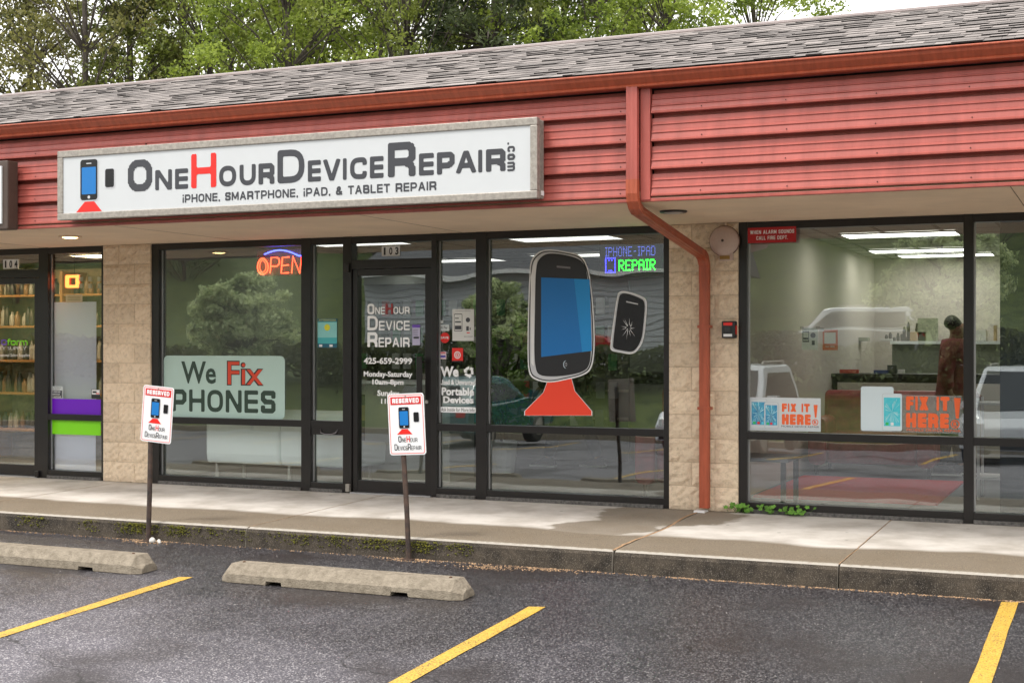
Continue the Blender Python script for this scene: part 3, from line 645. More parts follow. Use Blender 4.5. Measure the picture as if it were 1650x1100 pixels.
# roof slope with real shingle tabs
pitch = math.atan(1/3); cp, sp_ = math.cos(pitch), math.sin(pitch); ey, ez = -2.0, 3.372; slope_len = 2.55
rp = lambda s, o=0: (ey+s*cp-o*sp_, ez+s*sp_+o*cp)
roof = MB().prism_x([rp(0, -.002), rp(slope_len, -.002), (rp(slope_len)[0], 3.36), (ey+.05, 3.36)], -13, 8).build('roof', m_dark, B)
EXP = .14; k = 0; big = []; tabs = []
while k*EXP < slope_len-.02:
    x = -13+random.uniform(0, .15)
    while x < 8:
        w = random.choice((.08, .11, .14, .17, .20)); tk = random.choice((.0015, .003, .009))
        tabs.append((k, x, min(w, 8-x)-.003, tk)); x += w
    k += 1
def tab_verts(k, x, w, tk):
    s0, s1 = k*EXP-(.012 if k == 0 else 0)+random.uniform(-.003, .003), min(slope_len, (k+1)*EXP+.01)
    a, b = rp(s0, .004), rp(s0, .006+tk); c, d = rp(s1, .004+tk*.15), rp(s1, .000)
    return [(x, *a), (x+w, *a), (x+w, *b), (x, *b), (x, *c), (x+w, *c), (x+w, *d), (x, *d)]
TF = [(0, 1, 2, 3), (3, 2, 5, 4), (0, 3, 4, 7), (1, 6, 5, 2)]
tabs.sort(key=lambda t: (t[1] > 3.3 or t[1] < -5, t[0] > 6, (t[1]-3.6)**2+(t[0]*.12)**2))
rest = MB()
for i, t in enumerate(tabs):
    if i < 290: q_ = MB(); rest_ = q_
    else: q_ = rest
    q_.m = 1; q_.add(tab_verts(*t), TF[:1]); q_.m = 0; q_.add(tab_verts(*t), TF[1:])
    if i < 290: q_.build('shingle', [m_shing, m_edge], roof)
rest.build('shingles', [m_shing, m_edge], roof, kind='stuff')
m_cap = M('ridge_flashing', (.42, .36, .35), .5, metal=.3)
yy_, zz_ = rp(slope_len)
MB().prism_x([(yy_-.05, zz_-.002), (yy_-.05, zz_+.014), (yy_, zz_+.03), (yy_+.06, zz_+.02), (yy_+.06, zz_-.1), (yy_, zz_-.1)], -13, 8).build('ridge_flashing', m_cap, B)
MB().box(-13, 8, yy_+.06, 12, 3.9, 4.02).build('flat_roof', m_dark, B)
MB().box(-13.2, -13, -1.8, 12, -.19, 4.0).build('side_wall', m_side, B); MB().box(8, 8.2, -1.8, 12, -.19, 4.0).build('side_wall', m_side, B)
MB().box(-13, 8, 9.0, 9.2, -.19, 3.9).build('back_wall', m_side, B)
rb = thing('rooftop_enclosure', (-.2, 5, 4.02), 'low grey metal enclosure on the flat roof behind the shingles', 'roof enclosure')
m_gm = M('grey_metal', (.42, .41, .44), .45, metal=.5, var=.1)
MB().box(-1.5, .70, 4.05, 7, 4.02, 4.94).build('wall', m_gm, rb); MB().prism_x([(3.98, 4.943), (3.98, 5.05), (4.1, 5.06), (7.05, 5.06), (7.05, 4.943)], -1.6, .79).build('cap', m_gm, rb, bevel=.01)

# downspout: front run, angled run under the soffit, wall run
def rect_tube(mb, pts, w, d, up0=(0, 1, 0)):
    rings = []
    for i, p in enumerate(pts):
        p = Vector(p); t = (Vector(pts[min(i+1, len(pts)-1)])-Vector(pts[max(i-1, 0)])).normalized()
        sx = Vector((1, 0, 0)); sx = (sx-t*sx.dot(t)).normalized(); sy = t.cross(sx)
        ring = []
        for k_ in range(20):       # corrugated front and back
            u = k_/20*4; s = int(u); f_ = u-s
            cs = [(-1, -1), (1, -1), (1, 1), (-1, 1)]; a, b = cs[s], cs[(s+1) % 4]
            x = a[0]+(b[0]-a[0])*f_; y = a[1]+(b[1]-a[1])*f_
            rib = .0035*(k_ % 2) if s in (0, 2) else .0025*(k_ % 2)
            ring.append(p+sx*(x*(w/2)-(0 if s in (0, 2) else math.copysign(rib, x)))+sy*(y*(d/2)-(math.copysign(rib, y) if s in (0, 2) else 0)))
        rings += ring
    n = 20; m_ = len(pts)
    mb.add(rings, [(i*n+j, i*n+(j+1) % n, (i+1)*n+(j+1) % n, (i+1)*n+j) for i in range(m_-1) for j in range(n)]+[tuple(range(n))[::-1], tuple(range((m_-1)*n, m_*n))])
DS = thing('downspout', (.32, -.07, 0), 'corrugated red downspout elbowing from the gutter back to the tan pillar', 'downspout')
yo = YF-.068; xb = .335
p = [(xb, yo, 3.27), (xb, yo, 2.62), (xb, yo, 2.56)]
a1 = rect_tube.__class__
mbd = MB(); rect_tube(mbd, [(xb, yo, 3.268), (xb, yo, 2.60)], .085, .06); mbd.build('front_pipe', m_red, DS)
el_ = [(xb, yo, 2.60), (xb, yo, 2.50), (xb, yo+.012, 2.455), (xb, yo+.05, 2.415), (xb, yo+.11, 2.385)]
mbd = MB(); rect_tube(mbd, el_, .089, .064); mbd.build('elbow', m_gut, DS)
e2 = (xb, -.20, 2.06)
mbd = MB(); rect_tube(mbd, [(xb, yo+.10, 2.388), (xb, -.17, 2.17)], .085, .06); mbd.build('angled_pipe', m_gut, DS)
mbd = MB(); rect_tube(mbd, [(xb, -.185, 2.175), (xb, -.12, 2.145), (xb, -.075, 2.09), (xb, -.065, 2.02), (xb, -.065, 1.93)], .089, .064); mbd.build('elbow', m_gut, DS)
mbd = MB(); rect_tube(mbd, [(xb, -.065, 1.935), (xb, -.065, .03)], .085, .06); mbd.build('wall_pipe', m_gut, DS)
for z in (.86, 1.55): MB().box(xb-.055, xb+.055, -.10, 0, z, z+.025).build('strap', m_gut, DS)
MB().box(xb-.075, xb+.02, -.14, -.03, -.005, .012).build('splash_pad', m_white, DS)

# ---------------------------------------------------------------- storefronts
FY0, FY1, GY = .012, .115, .070      # frame front / back, glass front
DECY = GY-.0035                      # decals on the outside face
def vbar(par, x0, x1, z0=0.0, z1=2.44, y0=FY0, name='mullion'): MB().box(x0, x1, y0, FY1, z0, z1).build(name, m_bronze, par, bevel=.002)
def hbar(par, x0, x1, z0, z1, y0=FY0+.003, name='rail'): MB().box(x0, x1, y0, FY1-.002, z0, z1).build(name, m_bronze, par, bevel=.002)
def pane(par, x0, x1, z0, z1): MB().box(x0-.006, x1+.006, GY, GY+.006, z0-.006, z1+.006).build('pane', m_glass, par)
m_stop = M('bright_stop', (.45, .45, .46), .35, metal=.6)
m_sill = M('grimy_sill', (.03, .028, .026), .6, col2=(.16, .15, .14), vscale=40)
def bays(xs_, zmid=True, name='storefront_window'):
    """xs_: list of (bar x0, bar x1); windows between"""
    W_ = thing(name, (xs_[0][0], .05, 0), parent=B)
    for x0, x1 in xs_: vbar(W_, x0, x1)
    for (a, b), (c, d) in zip(xs_, xs_[1:]):
        hbar(W_, b, c, 2.375, 2.438); hbar(W_, b, c, .615, .678); hbar(W_, b, c, .03, .085, name='sill')
        MB().box(b, c, FY0-.018, FY1, -.004, .030).build('sill_plate', m_sill, W_, bevel=.003)
        pane(W_, b, c, .678, 2.375); pane(W_, b, c, .085, .615)
        MB().box(b, b+.012, GY-.012, GY-.001, .685, 2.37).build('glazing_stop', m_stop, W_)
        MB().box(b, b+.012, GY-.012, GY-.001, .09, .61).build('glazing_stop', m_stop, W_)
    return W_
def door(x0, x1, label, hinge_left=True):
    D = thing('glass_door', (x0, .05, 0), parent=B); D['label'] = label
    y0 = FY0+.018
    hbar(D, x0, x1, 2.375, 2.438, name='head'); hbar(D, x0, x1, 2.13, 2.216, name='transom_rail')
    pane(D, x0, x1, 2.216, 2.375)
    sw = .055
    vbar(D, x0+.004, x0+sw, .012, 2.126, y0, 'stile'); vbar(D, x1-sw-.02, x1-.004, .012, 2.126, y0, 'stile')
    hbar(D, x0+sw, x1-sw-.02, 2.065, 2.126, y0+.002, 'top_rail'); hbar(D, x0+sw, x1-sw-.02, .012, .122, y0+.002, 'kick_rail')
    pane(D, x0+sw, x1-sw-.02, .122, 2.065)
    MB().box(x0, x1, FY0-.03, FY1, -.006, .010).build('threshold', m_stop, D)
    return D
w103 = bays([(-5.503, -5.415), (-3.717, -3.61), (-3.25, -3.155)])
d103 = door(-3.155, -2.30, 'black framed glass door under the 103 plate')
w103b = bays([(-2.30, -2.242), (-1.845, -1.735), (-.052, .0)])
w102 = bays([(.61, .680), (2.42, 2.497), (4.3, 4.4), (6.0, 6.1)])
w104 = bays([(-6.99, -6.865), (-6.150, -6.115)])
d104 = door(-7.845, -6.99, 'black framed glass door under the 104 plate')
w104b = bays([(-11.01, -10.93), (-9.4, -9.3), (-7.94, -7.845)])
# handles, locks, closer, pivots, mail slot
def handle(D, xr):
    MB().box(xr-.105, xr-.045, FY0-.075, FY0-.060, .90, 1.30).build('handle', m_bronze, D, bevel=.006)
    for z in (.95, 1.25): MB().box(xr-.085, xr-.065, FY0-.062, FY0+.02, z-.01, z+.01).build('handle_post', m_bronze, D)
    m = MB(); m.lathe([(.001, -.012), (.016, -.012), (.019, -.004), (.019, 0)], (xr-.04, FY0+.018, .88), 14, 'y'); m.build('lock', M('worn_steel', (.5, .48, .45), .35, metal=.9), D)
handle(d103, -2.315)
MB().box(-3.205, -3.165, FY0-.03, FY0+.02, .01, .085).build('pivot', m_alu, d103, bevel=.004)
MB().box(-3.215, -3.17, FY0-.03, FY0+.0, 2.1, 2.19).build('pivot', m_bronze, d103, bevel=.006)
MB().box(-7.02, -6.97, FY0-.03, FY0+.0, .0, .07).build('pivot', m_bronze, d104, bevel=.004)
MB().box(-3.61, -3.25, FY0+.01, GY, .545, .618).build('mail_slot', m_bronze, w103, bevel=.002)
m = MB(); m.tube([(-3.50, FY0+.012, .60), (-3.485, FY0-.012, .565), (-3.44, FY0-.018, .552), (-3.37, FY0-.018, .552), (-3.325, FY0-.012, .565), (-3.31, FY0+.012, .60)], .007, 8); m.build('pull', M('dull_metal', (.2, .19, .2), .4, metal=.7), w103, smooth=True)

# number plates over the doors
def plate(px0, px1, py0, py1, s, lab):
    x0, x1, z0, z1 = rect(px0, px1, py0, py1, DECY)
    t = thing('number_plate', ((x0+x1)/2, DECY, z0), lab, 'number plate')
    n = len(s); w = (x1-x0)/n
    for i, ch in enumerate(s):
        q = MB().box(x0+i*w+.001, x0+(i+1)*w-.001, DECY-.001, DECY+.002, z0, z1).build('digit_tile', m_white, t)
        font_text(ch, (x0+(i+.24 if ch != '1' else i+.36)*w, x0+(i+.78 if ch != '1' else i+.66)*w, z0+(z1-z0)*.12, z1-(z1-z0)*.12), DECY-.002, 'digit', m_black, t, bold=.03)
plate(615, 644.5, 396.5, 412.5, '103', 'white 103 number tiles on the glass above the middle door')
plate(5, 30, 418, 433, '104', 'white 104 number tiles above the far left door')

# ---------------------------------------------------------------- rooms behind the glass
def room(x0, x1, y1, zc, wall, floor, name):
    t = thing(name, ((x0+x1)/2, .2, 0), kind='structure')
    MB().box(x0, x1, .12, y1, -.10, -.012).build('floor', floor, t)
    MB().box(x0, x1, y1, y1+.05, -.012, zc).build('wall', wall, t)
    MB().box(x0, x0+.05, .20, y1, -.012, zc).build('wall', wall, t); MB().box(x1-.05, x1, .20, y1, -.012, zc).build('wall', wall, t)
    # suspended ceiling: tiles as one field, the grid as real bars
    MB().box(x0, x1, .12, y1, zc+.004, zc+.03).build('ceiling', m_ceil, t)
    g = MB(); x = x0+.3
    while x < x1: g.box(x-.018, x+.018, .12, y1, zc-.004, zc+.002); x += .61
    y = .5
    while y < y1: g.box(x0, x1, y-.014, y+.014, zc-.006, zc-.0045); y += .61
    g.build('ceiling_grid', m_grid, t, kind='stuff')
    return t
room(-5.81, .3, 8.0, 2.60, m_wallp, m_floor, 'shop_interior')
room(.3, 6.4, 8.6, 2.62, M('cream_wall', (.54, .50, .44), .8), m_floor, 'shop_interior')
m_warm = M('warm_wall', (.30, .20, .12), .8)
room(-11.9, -5.82, 5.0, 2.60, m_warm, m_floor, 'shop_interior')
MB().box(-5.82, -5.81, .12, 8, 0, 2.6).build('party_wall', m_wallp, B)
m_lamp2 = M('dim_panel', (.8, .8, .78), .5, emit=(1, .98, .92), estr=1.1)
def lightpanel(x, y, zc, mat=m_lamp, lab=''):
    t = thing('ceiling_light', (x, y, zc-.01), lab, 'ceiling light', 'recessed fluorescent ceiling lights inside the shops')
    MB().box(x-.6, x+.6, y-.29, y+.29, zc-.012, zc-.008).build('diffuser', mat, t)
    g = MB(); g.box(x-.62, x+.62, y-.31, y-.29, zc-.018, zc); g.box(x-.62, x+.62, y+.29, y+.31, zc-.018, zc); g.box(x-.62, x-.6, y-.29, y+.29, zc-.018, zc); g.box(x+.6, x+.62, y-.29, y+.29, zc-.018, zc)
    g.build('frame', m_grid, t)
LL = 'recessed fluorescent light panel in the suspended ceiling of the repair shop'
LR = 'recessed fluorescent light panel in the ceiling of the right hand shop'
for x, y in ((-4.6, 2.6), (-2.1, 2.9), (-3.0, 5.6), (-.9, 5.2), (-4.9, 6)): lightpanel(x, y, 2.60, m_lamp2, lab=LL)
for x, y in ((1.35, 4.1), (1.2, 6.8), (3.7, 4.1), (3.6, 6.8), (4.8, 2), (1.4, 7.9)): lightpanel(x, y, 2.62, lab=LR)
m_lampw = M('warm_panel', (.9, .8, .6), .5, emit=(1, .74, .42), estr=8)
for x, y in ((-7.4, .75), (-9.0, .9), (-8.6, 3.2)): lightpanel(x, y, 2.6, m_lampw, 'warm fluorescent light panel inside the beauty supply shop')

# recessed soffit lamps
def soffit_lamp(px, py, lit, lab):
    x, y = atz(px, py, 2.437)
    t = thing('soffit_lamp', (x, y, 2.42), lab, 'soffit light')
    m = MB(); m.lathe([(.075, .022), (.105, .020), (.107, .010), (.098, .004), (.075, .006)], (x, y, 2.42), 24); m.build('trim_ring', m_soff if lit else m_bronze, t, smooth=True)
    m = MB(); m.lathe([(.001, -.004), (.05, -.002), (.072, .005), (.074, .016), (.001, .016)], (x, y, 2.42), 24)
    m.build('lens', M('lit_lens', (.9, .7, .4), .4, emit=(1, .62, .26), estr=5) if lit else M('dull_lens', (.45, .44, .42), .3), t)
soffit_lamp(113, 381, True, 'lit amber recessed lamp in the soffit above unit 104')
soffit_lamp(1085, 340.5, False, 'unlit recessed lamp with dark ring in the soffit by the downspout')
soffit_lamp(2300, 310, False, 'unlit recessed lamp in the soffit above the right hand shop')

# ---------------------------------------------------------------- the big sign box
SY0, SY1 = -2.07, YF-.04
sx0, _ = at(92, 300, SY0); sx1, _ = at(865.5, 250, SY0); szb = at(92, 355.5, SY0)[1]; szt = at(865, 187, SY0)[1]
szb = (at(92, 355.5, SY0)[1]+at(865, 319, SY0)[1])/2; szt = (at(92, 245, SY0)[1]+at(865, 187, SY0)[1])/2
S = thing('shop_sign', ((sx0+sx1)/2, SY0, szb), 'long white lightbox sign in aluminium frame reading OneHourDeviceRepair.com', 'sign')
fw = .058
MB().box(sx0+.01, sx1-.01, SY0+.05, SY1, szb+.01, szt-.01).build('cabinet', m_alu, S, bevel=.004)
for a in ((sx0, sx1, szb, szb+fw), (sx0, sx1, szt-fw, szt), (sx0, sx0+fw, szb+fw, szt-fw), (sx1-fw, sx1, szb+fw, szt-fw)):
    MB().box(a[0], a[1], SY0, SY0+.055, a[2], a[3]).build('frame_rail', m_alu, S, bevel=.006)
for dy in (.075, .10, .125): MB().box(sx1-.012, sx1-.004, SY0+dy, SY0+dy+.012, szb+.01, szt-.01).build('cabinet_rib', m_alu, S)
MB().box(sx1-.009, sx1-.003, SY0+.085, SY0+.14, szb+.03, szb+.065).build('maker_sticker', m_white, S)
fc = SY0+.012
MB().box(sx0+fw, sx1-fw, fc, fc+.01, szb+fw, szt-fw).build('face_panel', m_face, S)
ty = fc-.002
def px2(px, py, Y=ty): return at(px, py, Y)
zb = (px2(225, 308)[1]+px2(798, 276.8)[1])/2; zt = (px2(225, 257.5)[1]+px2(647, 229)[1])/2; H_ = zt-zb
letters = [('O', 206, 245, 1), ('N', 250, 277, 0), ('E', 282, 303, 0), ('H', 308, 348.5, 2), ('O', 353, 380.5, 0), ('U', 386, 412, 0), ('R', 416.5, 442, 0), ('D', 447, 490.5, 1), ('E', 496, 517, 0), ('V', 520, 549, 0), ('I', 552.5, 558.5, 0), ('C', 564, 591, 0), ('E', 596, 618, 0), ('R', 625, 669.5, 1), ('E', 675, 699, 0), ('P', 704, 732.5, 0), ('A', 734, 768, 0), ('I', 770.5, 777, 0), ('R', 783, 814.5, 0)]
it = []; hr = []
for ch, a, b, k in letters:
    x0, x1 = px2(a, 270)[0], px2(b, 270)[0]; h = H_ if k else H_*.635; t_ = .195*H_ if k else .145*H_
    if k == 2: h = H_*1.06; t_ = .205*H_
    (hr if k == 2 else it).append((ch, x0, zb, x1-x0, h, t_ if ch != 'I' else min(t_, x1-x0)))
stroke_text(it, ty, 'lettering', m_char, S); stroke_text(hr, ty, 'red_letter', m_redv, S, label='large red letter H')
z1a, z1b = (px2(300, 327)[1]+px2(700, 306)[1])/2, (px2(300, 313.5)[1]+px2(700, 292)[1])/2
stroke_text(layout('iPHONE, SMARTPHONE, iPAD, & TABLET REPAIR', px2(294, 315)[0], px2(703, 300)[0], z1a, z1b-z1a, t=.20, gap=.16), ty, 'tagline', m_char, S)
# ".com" turned on its side
xa, xb_ = px2(817.5, 250)[0], px2(830, 250)[0]; za, zbb = px2(823, 230)[1], px2(823, 276)[1]
L_ = za-zbb; hcom = xb_-xa; its = layout('.com', 0, L_, 0, hcom/.76, t=.2, gap=.22)
mb = MB()
for ch, x, z, w, h, t_ in its:
    vs, fs = glyph(ch, x, z, w, h, t_); mb.add([(xa+b, ty, za-a) for a, b in vs], fs)
me = bpy.data.meshes.new('web_suffix'); me.from_pydata(mb.v, [], mb.f); me.update(); link('web_suffix', me, m_char, S)

m_silver = M('silver_print', (.55, .56, .58), .35); m_screenb = M('phone_black', (.010, .010, .012), .25)
def tiny_phone(par, mapf, Y, tf=None):
    """plain generic handset graphic drawn in a unit box (0..1, 0..1), a second smaller broken handset beside it"""
    def put(nm, pts, dy, mat):
        q = [mapf(*p_) for p_ in pts]; m = MB()
        if tf: m.prism_y(q, Y-dy, Y-dy+.0005)
        else: m.prism_y(q, Y-dy, Y-dy+.0008)
        me = m.mesh()
        return link(nm, me, mat, par, world=(tf is None))
    put('phone_graphic', rrect(.18, .62, .20, 1.0, .07), .0012, m_silver)
    put('phone_graphic', rrect(.20, .60, .22, .985, .06), .0022, m_screenb)
    put('phone_graphic', rrect(.235, .565, .33, .84, .02), .0032, m_blue)
    put('phone_graphic', rrect(.34, .46, .90, .92, .009), .0032, m_silver)
    put('phone_graphic', circ(.40, .275, .03, 14), .0032, m_silver)
    put('phone_graphic', rrect(.76, 1.0, .42, .80, .05), .0012, m_silver)
    put('phone_graphic', rrect(.778, .982, .44, .785, .04), .0022, m_screenb)
    put('stand_graphic', [(.30, .19), (.52, .19), (.70, .0), (.10, .0)], .0012, m_redv)
X0, X1 = px2(116, 300)[0], px2(185, 300)[0]; Z0, Z1 = px2(148, 341)[1], px2(148, 255.5)[1]
tiny_phone(S, lambda u, v: (X0+u*(X1-X0), Z0+v*(Z1-Z0)), fc-.001)
# brown sign cabinet of the neighbour, at the left edge
nb = thing('neighbour_sign', (-8.9, -2.0, 2.5), 'brown sign cabinet of the next shop, cut by the left edge', 'sign')
xr = at(9.5, 300, -2.07)[0]; zb2 = at(5, 369, -2.07)[1]; zt2 = at(5, 258, -2.07)[1]
MB().box(xr-3.4, xr, -2.05, YF-.04, zb2, zt2).build('cabinet', M('brown_metal', (.075, .05, .038), .5, var=.15), nb, bevel=.01)
MB().box(xr-3.34, xr-.06, -2.065, -2.04, zb2+.05, zt2-.05).build('face_panel', m_white, nb)

# ---------------------------------------------------------------- bell, key box, warning sign
x, z = at(1166, 388, -.06)
bell = thing('alarm_bell', (x, 0, z-.13), 'round speckled pinkish alarm bell high on the right pillar', 'alarm bell')
m_bell = M('bell_paint', (.50, .37, .33), .55, col2=(.56, .44, .39), vscale=50, spec=.4)
m = MB(); m.lathe([(.124, -.030), (.126, -.042), (.120, -.060), (.100, -.082), (.060, -.097), (.02, -.101), (.001, -.101)], (x, 0, z), 36, 'y'); m.build('gong', m_bell, bell, smooth=True)
m = MB(); m.lathe([(.001, -.110), (.010, -.108), (.012, -.100), (.012, -.09)], (x, 0, z), 12, 'y'); m.build('bolt', M('brown_metal'), bell)
m = MB(); m.lathe([(.10, -.018), (.131, -.022), (.131, -.034), (.10, -.036)], (x, 0, z), 36, 'y'); m.build('rim', M('bell_rim_shade', (.16, .09, .07), .6), bell, smooth=True)  # dark ring added as painted shading round the base of the gong
MB().box(x-.045, x+.075, -.05, -.004, z-.165, z+.05).build('back_box', m_bell, bell, bevel=.004)
MB().box(x-.035, x+.05, -.056, -.048, z-.155, z-.125).build('striker_slot', M('ochre', (.30, .17, .04), .6), bell)
MB().tube([(x+.01, -.022, z+.10), (x+.01, -.022, 2.438)], .011, 10).build('conduit', m_soff, bell)
rs = [(x+.115*math.cos(a)*r, -.094+.055*r**2.4, z+.115*math.sin(a)*r, random.uniform(.0016, .0034)) for a, r in ((random.uniform(PI*.9, PI*2.1), random.uniform(.25, .98)**.6) for _ in range(90))]
scatter_blobs('rust_speck', rs, M('rust', (.09, .045, .025), .9), parent=bell)
x, z = at(1175, 531, -.05)
kb = thing('key_box', (x, 0, z-.09), 'small black fire department key box with red top on the right pillar', 'key box')
MB().box(x-.058, x+.058, -.085, -.004, z-.072, z+.072).build('case', m_black, kb, bevel=.010)
MB().box(x-.040, x+.036, -.088, -.084, z+.035, z+.060).build('label_band', m_redv, kb)
MB().box(x-.040, x+.034, -.088, -.084, z-.058, z-.036).build('label_band', m_white, kb)
MB().box(x-.026, x+.022, -.094, -.084, z-.020, z+.022).build('lock_cover', M('worn_black', (.03, .03, .032), .3), kb, bevel=.004)
MB().box(x+.0585, x+.060, -.07, -.02, z-.04, z+.035).build('side_label', m_redv, kb)
WY = FY0-.004
rc = rect(1205, 1283, 366, 391, WY-.002)
ws = thing('warning_sign', (rc[0], WY, rc[2]), 'red warning sign WHEN ALARM SOUNDS CALL FIRE DEPT at the window corner', 'sign')
flat_poly([(rc[0], rc[2]), (rc[1], rc[2]), (rc[1], rc[3]), (rc[0], rc[3])], WY-.004, 'plate', M('sign_red', (.42, .008, .012), .4), ws, th=.003)
dz = rc[3]-rc[2]; dx = rc[1]-rc[0]
ST('WHEN ALARM SOUNDS', (rc[0]+.05*dx, rc[1]-.04*dx, rc[2]+.58*dz, rc[2]+.82*dz), WY-.0052, m_white, ws, .17, .22)
ST('CALL FIRE DEPT.', (rc[0]+.18*dx, rc[1]-.17*dx, rc[2]+.20*dz, rc[2]+.44*dz), WY-.0052, m_white, ws, .17, .22)

# ---------------------------------------------------------------- wheel stops
def wheel_stop(x0, x1, yf, lab):
    t = thing('wheel_stop', ((x0+x1)/2, yf+.07, gz(yf)), lab, 'wheel stop', 'concrete wheel stops at the heads of the parking bays')
    z = gz(yf); d = .25
    r = random.Random(int(abs(x0)*100)); vs = []; L_ = x1-x0
    us = [0, .07/L_]+[.12, .17, .205, .2075, .2725, .275, .33, .40, .46, .5, .55, .61, .67, .725, .7275, .7925, .795, .85, .9]+[1-.07/L_, 1]; n = len(us)-1
    for i, u in enumerate(us):
        x = x0+L_*u; slot = .2070 < u < .2730 or .7270 < u < .7930
        prof = [(.035, 0), (.045, .035), (.085, .062), (d-.085, .062), (d-.045, .035), (d-.035, 0)] if i in (0, n) else [(0, 0), (.004, .060), (.058, .128), (d-.058, .128), (d-.004, .060), (d, 0)]
        for j_, (a, b) in enumerate(prof):
            cut = .026 if (j_ in (0, 5) and slot) else 0
            vs.append((x, yf+a+r.uniform(-.0015, .0015), z+b+cut+.001+(gz(yf+a)-z if j_ in (0, 5) else 0)+r.uniform(-.001, .001)))
    m = MB(); m.add(vs, [(i*6+j, i*6+(j+1) % 6, (i+1)*6+(j+1) % 6, (i+1)*6+j) for i in range(n) for j in range(6)]+[tuple(range(6))[::-1], tuple(range(n*6, n*6+6))])
    m.build('block', m_conc, t, bevel=.006)
    for u in (.07, .93):
        q = MB(); q.lathe([(.011, .122), (.011, .134), (.006, .137), (.001, .137)], (x0+(x1-x0)*u, yf+.12, z), 8); q.build('rebar_pin', M('rust', (.09, .045, .025), .9), t)
    return t
wheel_stop(-2.175, -.305, -3.47, 'weathered concrete wheel stop centred before the glass door')
wheel_stop(-4.87, -2.865, -3.47, 'weathered concrete wheel stop cut by the left edge of the photo')
wheel_stop(-7.6, -5.65, -3.47, 'concrete wheel stop of the bay beyond the left edge')

# ---------------------------------------------------------------- reserved signs
def reserved(px, py, lean, lab, postpx, cy):
    x, y = None, None
    r = ray(*postpx); t_ = (-.19+.04*(CY+2.28)-CZ)/(r[2]-.04*r[1]); x, y = CX+t_*r[0], CY+t_*r[1]; y = min(y, -2.31); z = gz(y)
    t = thing('reserved_sign', (x, y, z), lab, 'sign')
    hgt = 1.15
    m_rust = M('rusty_post', (.035, .03, .03), .6, metal=.3, col2=(.12, .075, .055), vscale=16)
    up = Vector((math.sin(lean[0]), -.01, math.cos(lean[0])))
    m = MB(); m.tube([Vector((0, 0, -.02)), up*.35+Vector((.004, 0, 0)), up*.8, up*hgt], .020, 10); m.box(-.05, .05, -.05, .05, 0, .006)
    link('post', m.mesh(), m_rust, t, world=False)
    # plate in its own frame
    sc_x, sc_z = cy; w, h = .305, .457
    rot = Matrix.Rotation(lean[1], 4, 'Y'); X = Matrix.Translation(Vector((sc_x-x, -.030, sc_z-z)))@rot
    def lk(nm, me, mat): me.transform(X); return link(nm, me, mat, t, world=False)
    m = MB(); m.prism_y(rrect(-w/2, w/2, -h/2, h/2, .022), -.003, .001); lk('sign_plate', m.mesh(), m_white)
    def ring(a, b, r_, th):
        o = rrect(-a, a, -b, b, r_, 4); i_ = rrect(-a+th, a-th, -b+th, b-th, r_*.8, 4); n = len(o)
        return MB().add([(p[0], -.004, p[1]) for p in o]+[(p[0], -.004, p[1]) for p in i_], [(k, (k+1) % n, n+(k+1) % n, n+k) for k in range(n)])
    lk('border', ring(w/2-.010, h/2-.010, .015, .004).mesh(), m_redv)
    m = MB(); m.prism_y([(-.128, .146), (.128, .146), (.128, .204), (-.128, .204)], -.0045, -.003); lk('red_band', m.mesh(), M('band_red', (.62, .02, .02), .45))
    def tx(s, rc_, mat, bold): 
        font_text(s, rc_, 0, 'lettering', mat, t, bold=bold, world=False, xf=X@Matrix.Translation((0, -.0052, 0)))
    q_ = MB()
    for ch, xx, zz2, ww, hh2, tt in layout('RESERVED', -.112, .112, .157, .036, t=.24, gap=.16):
        vs, fs = glyph(ch, xx, zz2, ww, hh2, tt); q_.add([(a, -.0055, b) for a, b in vs], fs)
    me = bpy.data.meshes.new('lettering'); me.from_pydata(q_.v, [], q_.f); me.update(); lk('lettering', me, m_white)
    tiny_phone(t, lambda u, v: (-.105+u*.215, -.075+v*.205), 0, tf=True)
    for o in list(bpy.data.objects):
        if o.parent == t and (o.name.startswith('phone_graphic') or o.name.startswith('stand_graphic')): o.data.transform(X@Matrix.Translation((0, -.0036, 0)))
    def st(s, x0, x1, z0, h_, mat, big, sel):
        its = [q for i, q in enumerate(layout(s, x0, x1, z0, h_, t=.13, gap=.22, capbig=big, hs=.66)) if i in sel]
        mbb = MB()
        for ch, xx, zz2, ww, hh2, tt in its:
            vs, fs = glyph(ch, xx, zz2, ww, hh2, max(tt, .0028)); mbb.add([(a, -.005, b) for a, b in vs], fs)
        me = bpy.data.meshes.new('shop_name'); me.from_pydata(mbb.v, [], mbb.f); me.update(); lk('shop_name', me, mat)
    st('ONEHOUR', -.075, .085, -.133, .046, m_char, {0, 3}, {0, 1, 2, 4, 5, 6}); st('ONEHOUR', -.075, .085, -.133, .046, m_redv, {0, 3}, {3})
    st('DEVICEREPAIR', -.11, .115, -.192, .046, m_char, {0, 6}, set(range(12)))
    for zz3 in (.205, -.18):
        q = MB(); q.lathe([(.001, -.008), (.006, -.008), (.007, -.004), (.007, -.003)], (0, 0, zz3), 8, 'y'); lk('bolt', q.mesh(), m_alu)
    return t
def plate_pos(px, py, Y): return at(px, py, Y)
reserved(0, 0, (rad(2.2), rad(4.2)), 'white reserved sign leaning right before the left pillar, phone graphic', (240, 871), plate_pos(251, 667.5, -2.36))
reserved(0, 0, (rad(-3.0), rad(-3.0)), 'white reserved sign leaning left in front of the glass door, phone graphic', (669, 897), plate_pos(655.5, 683, -2.34))
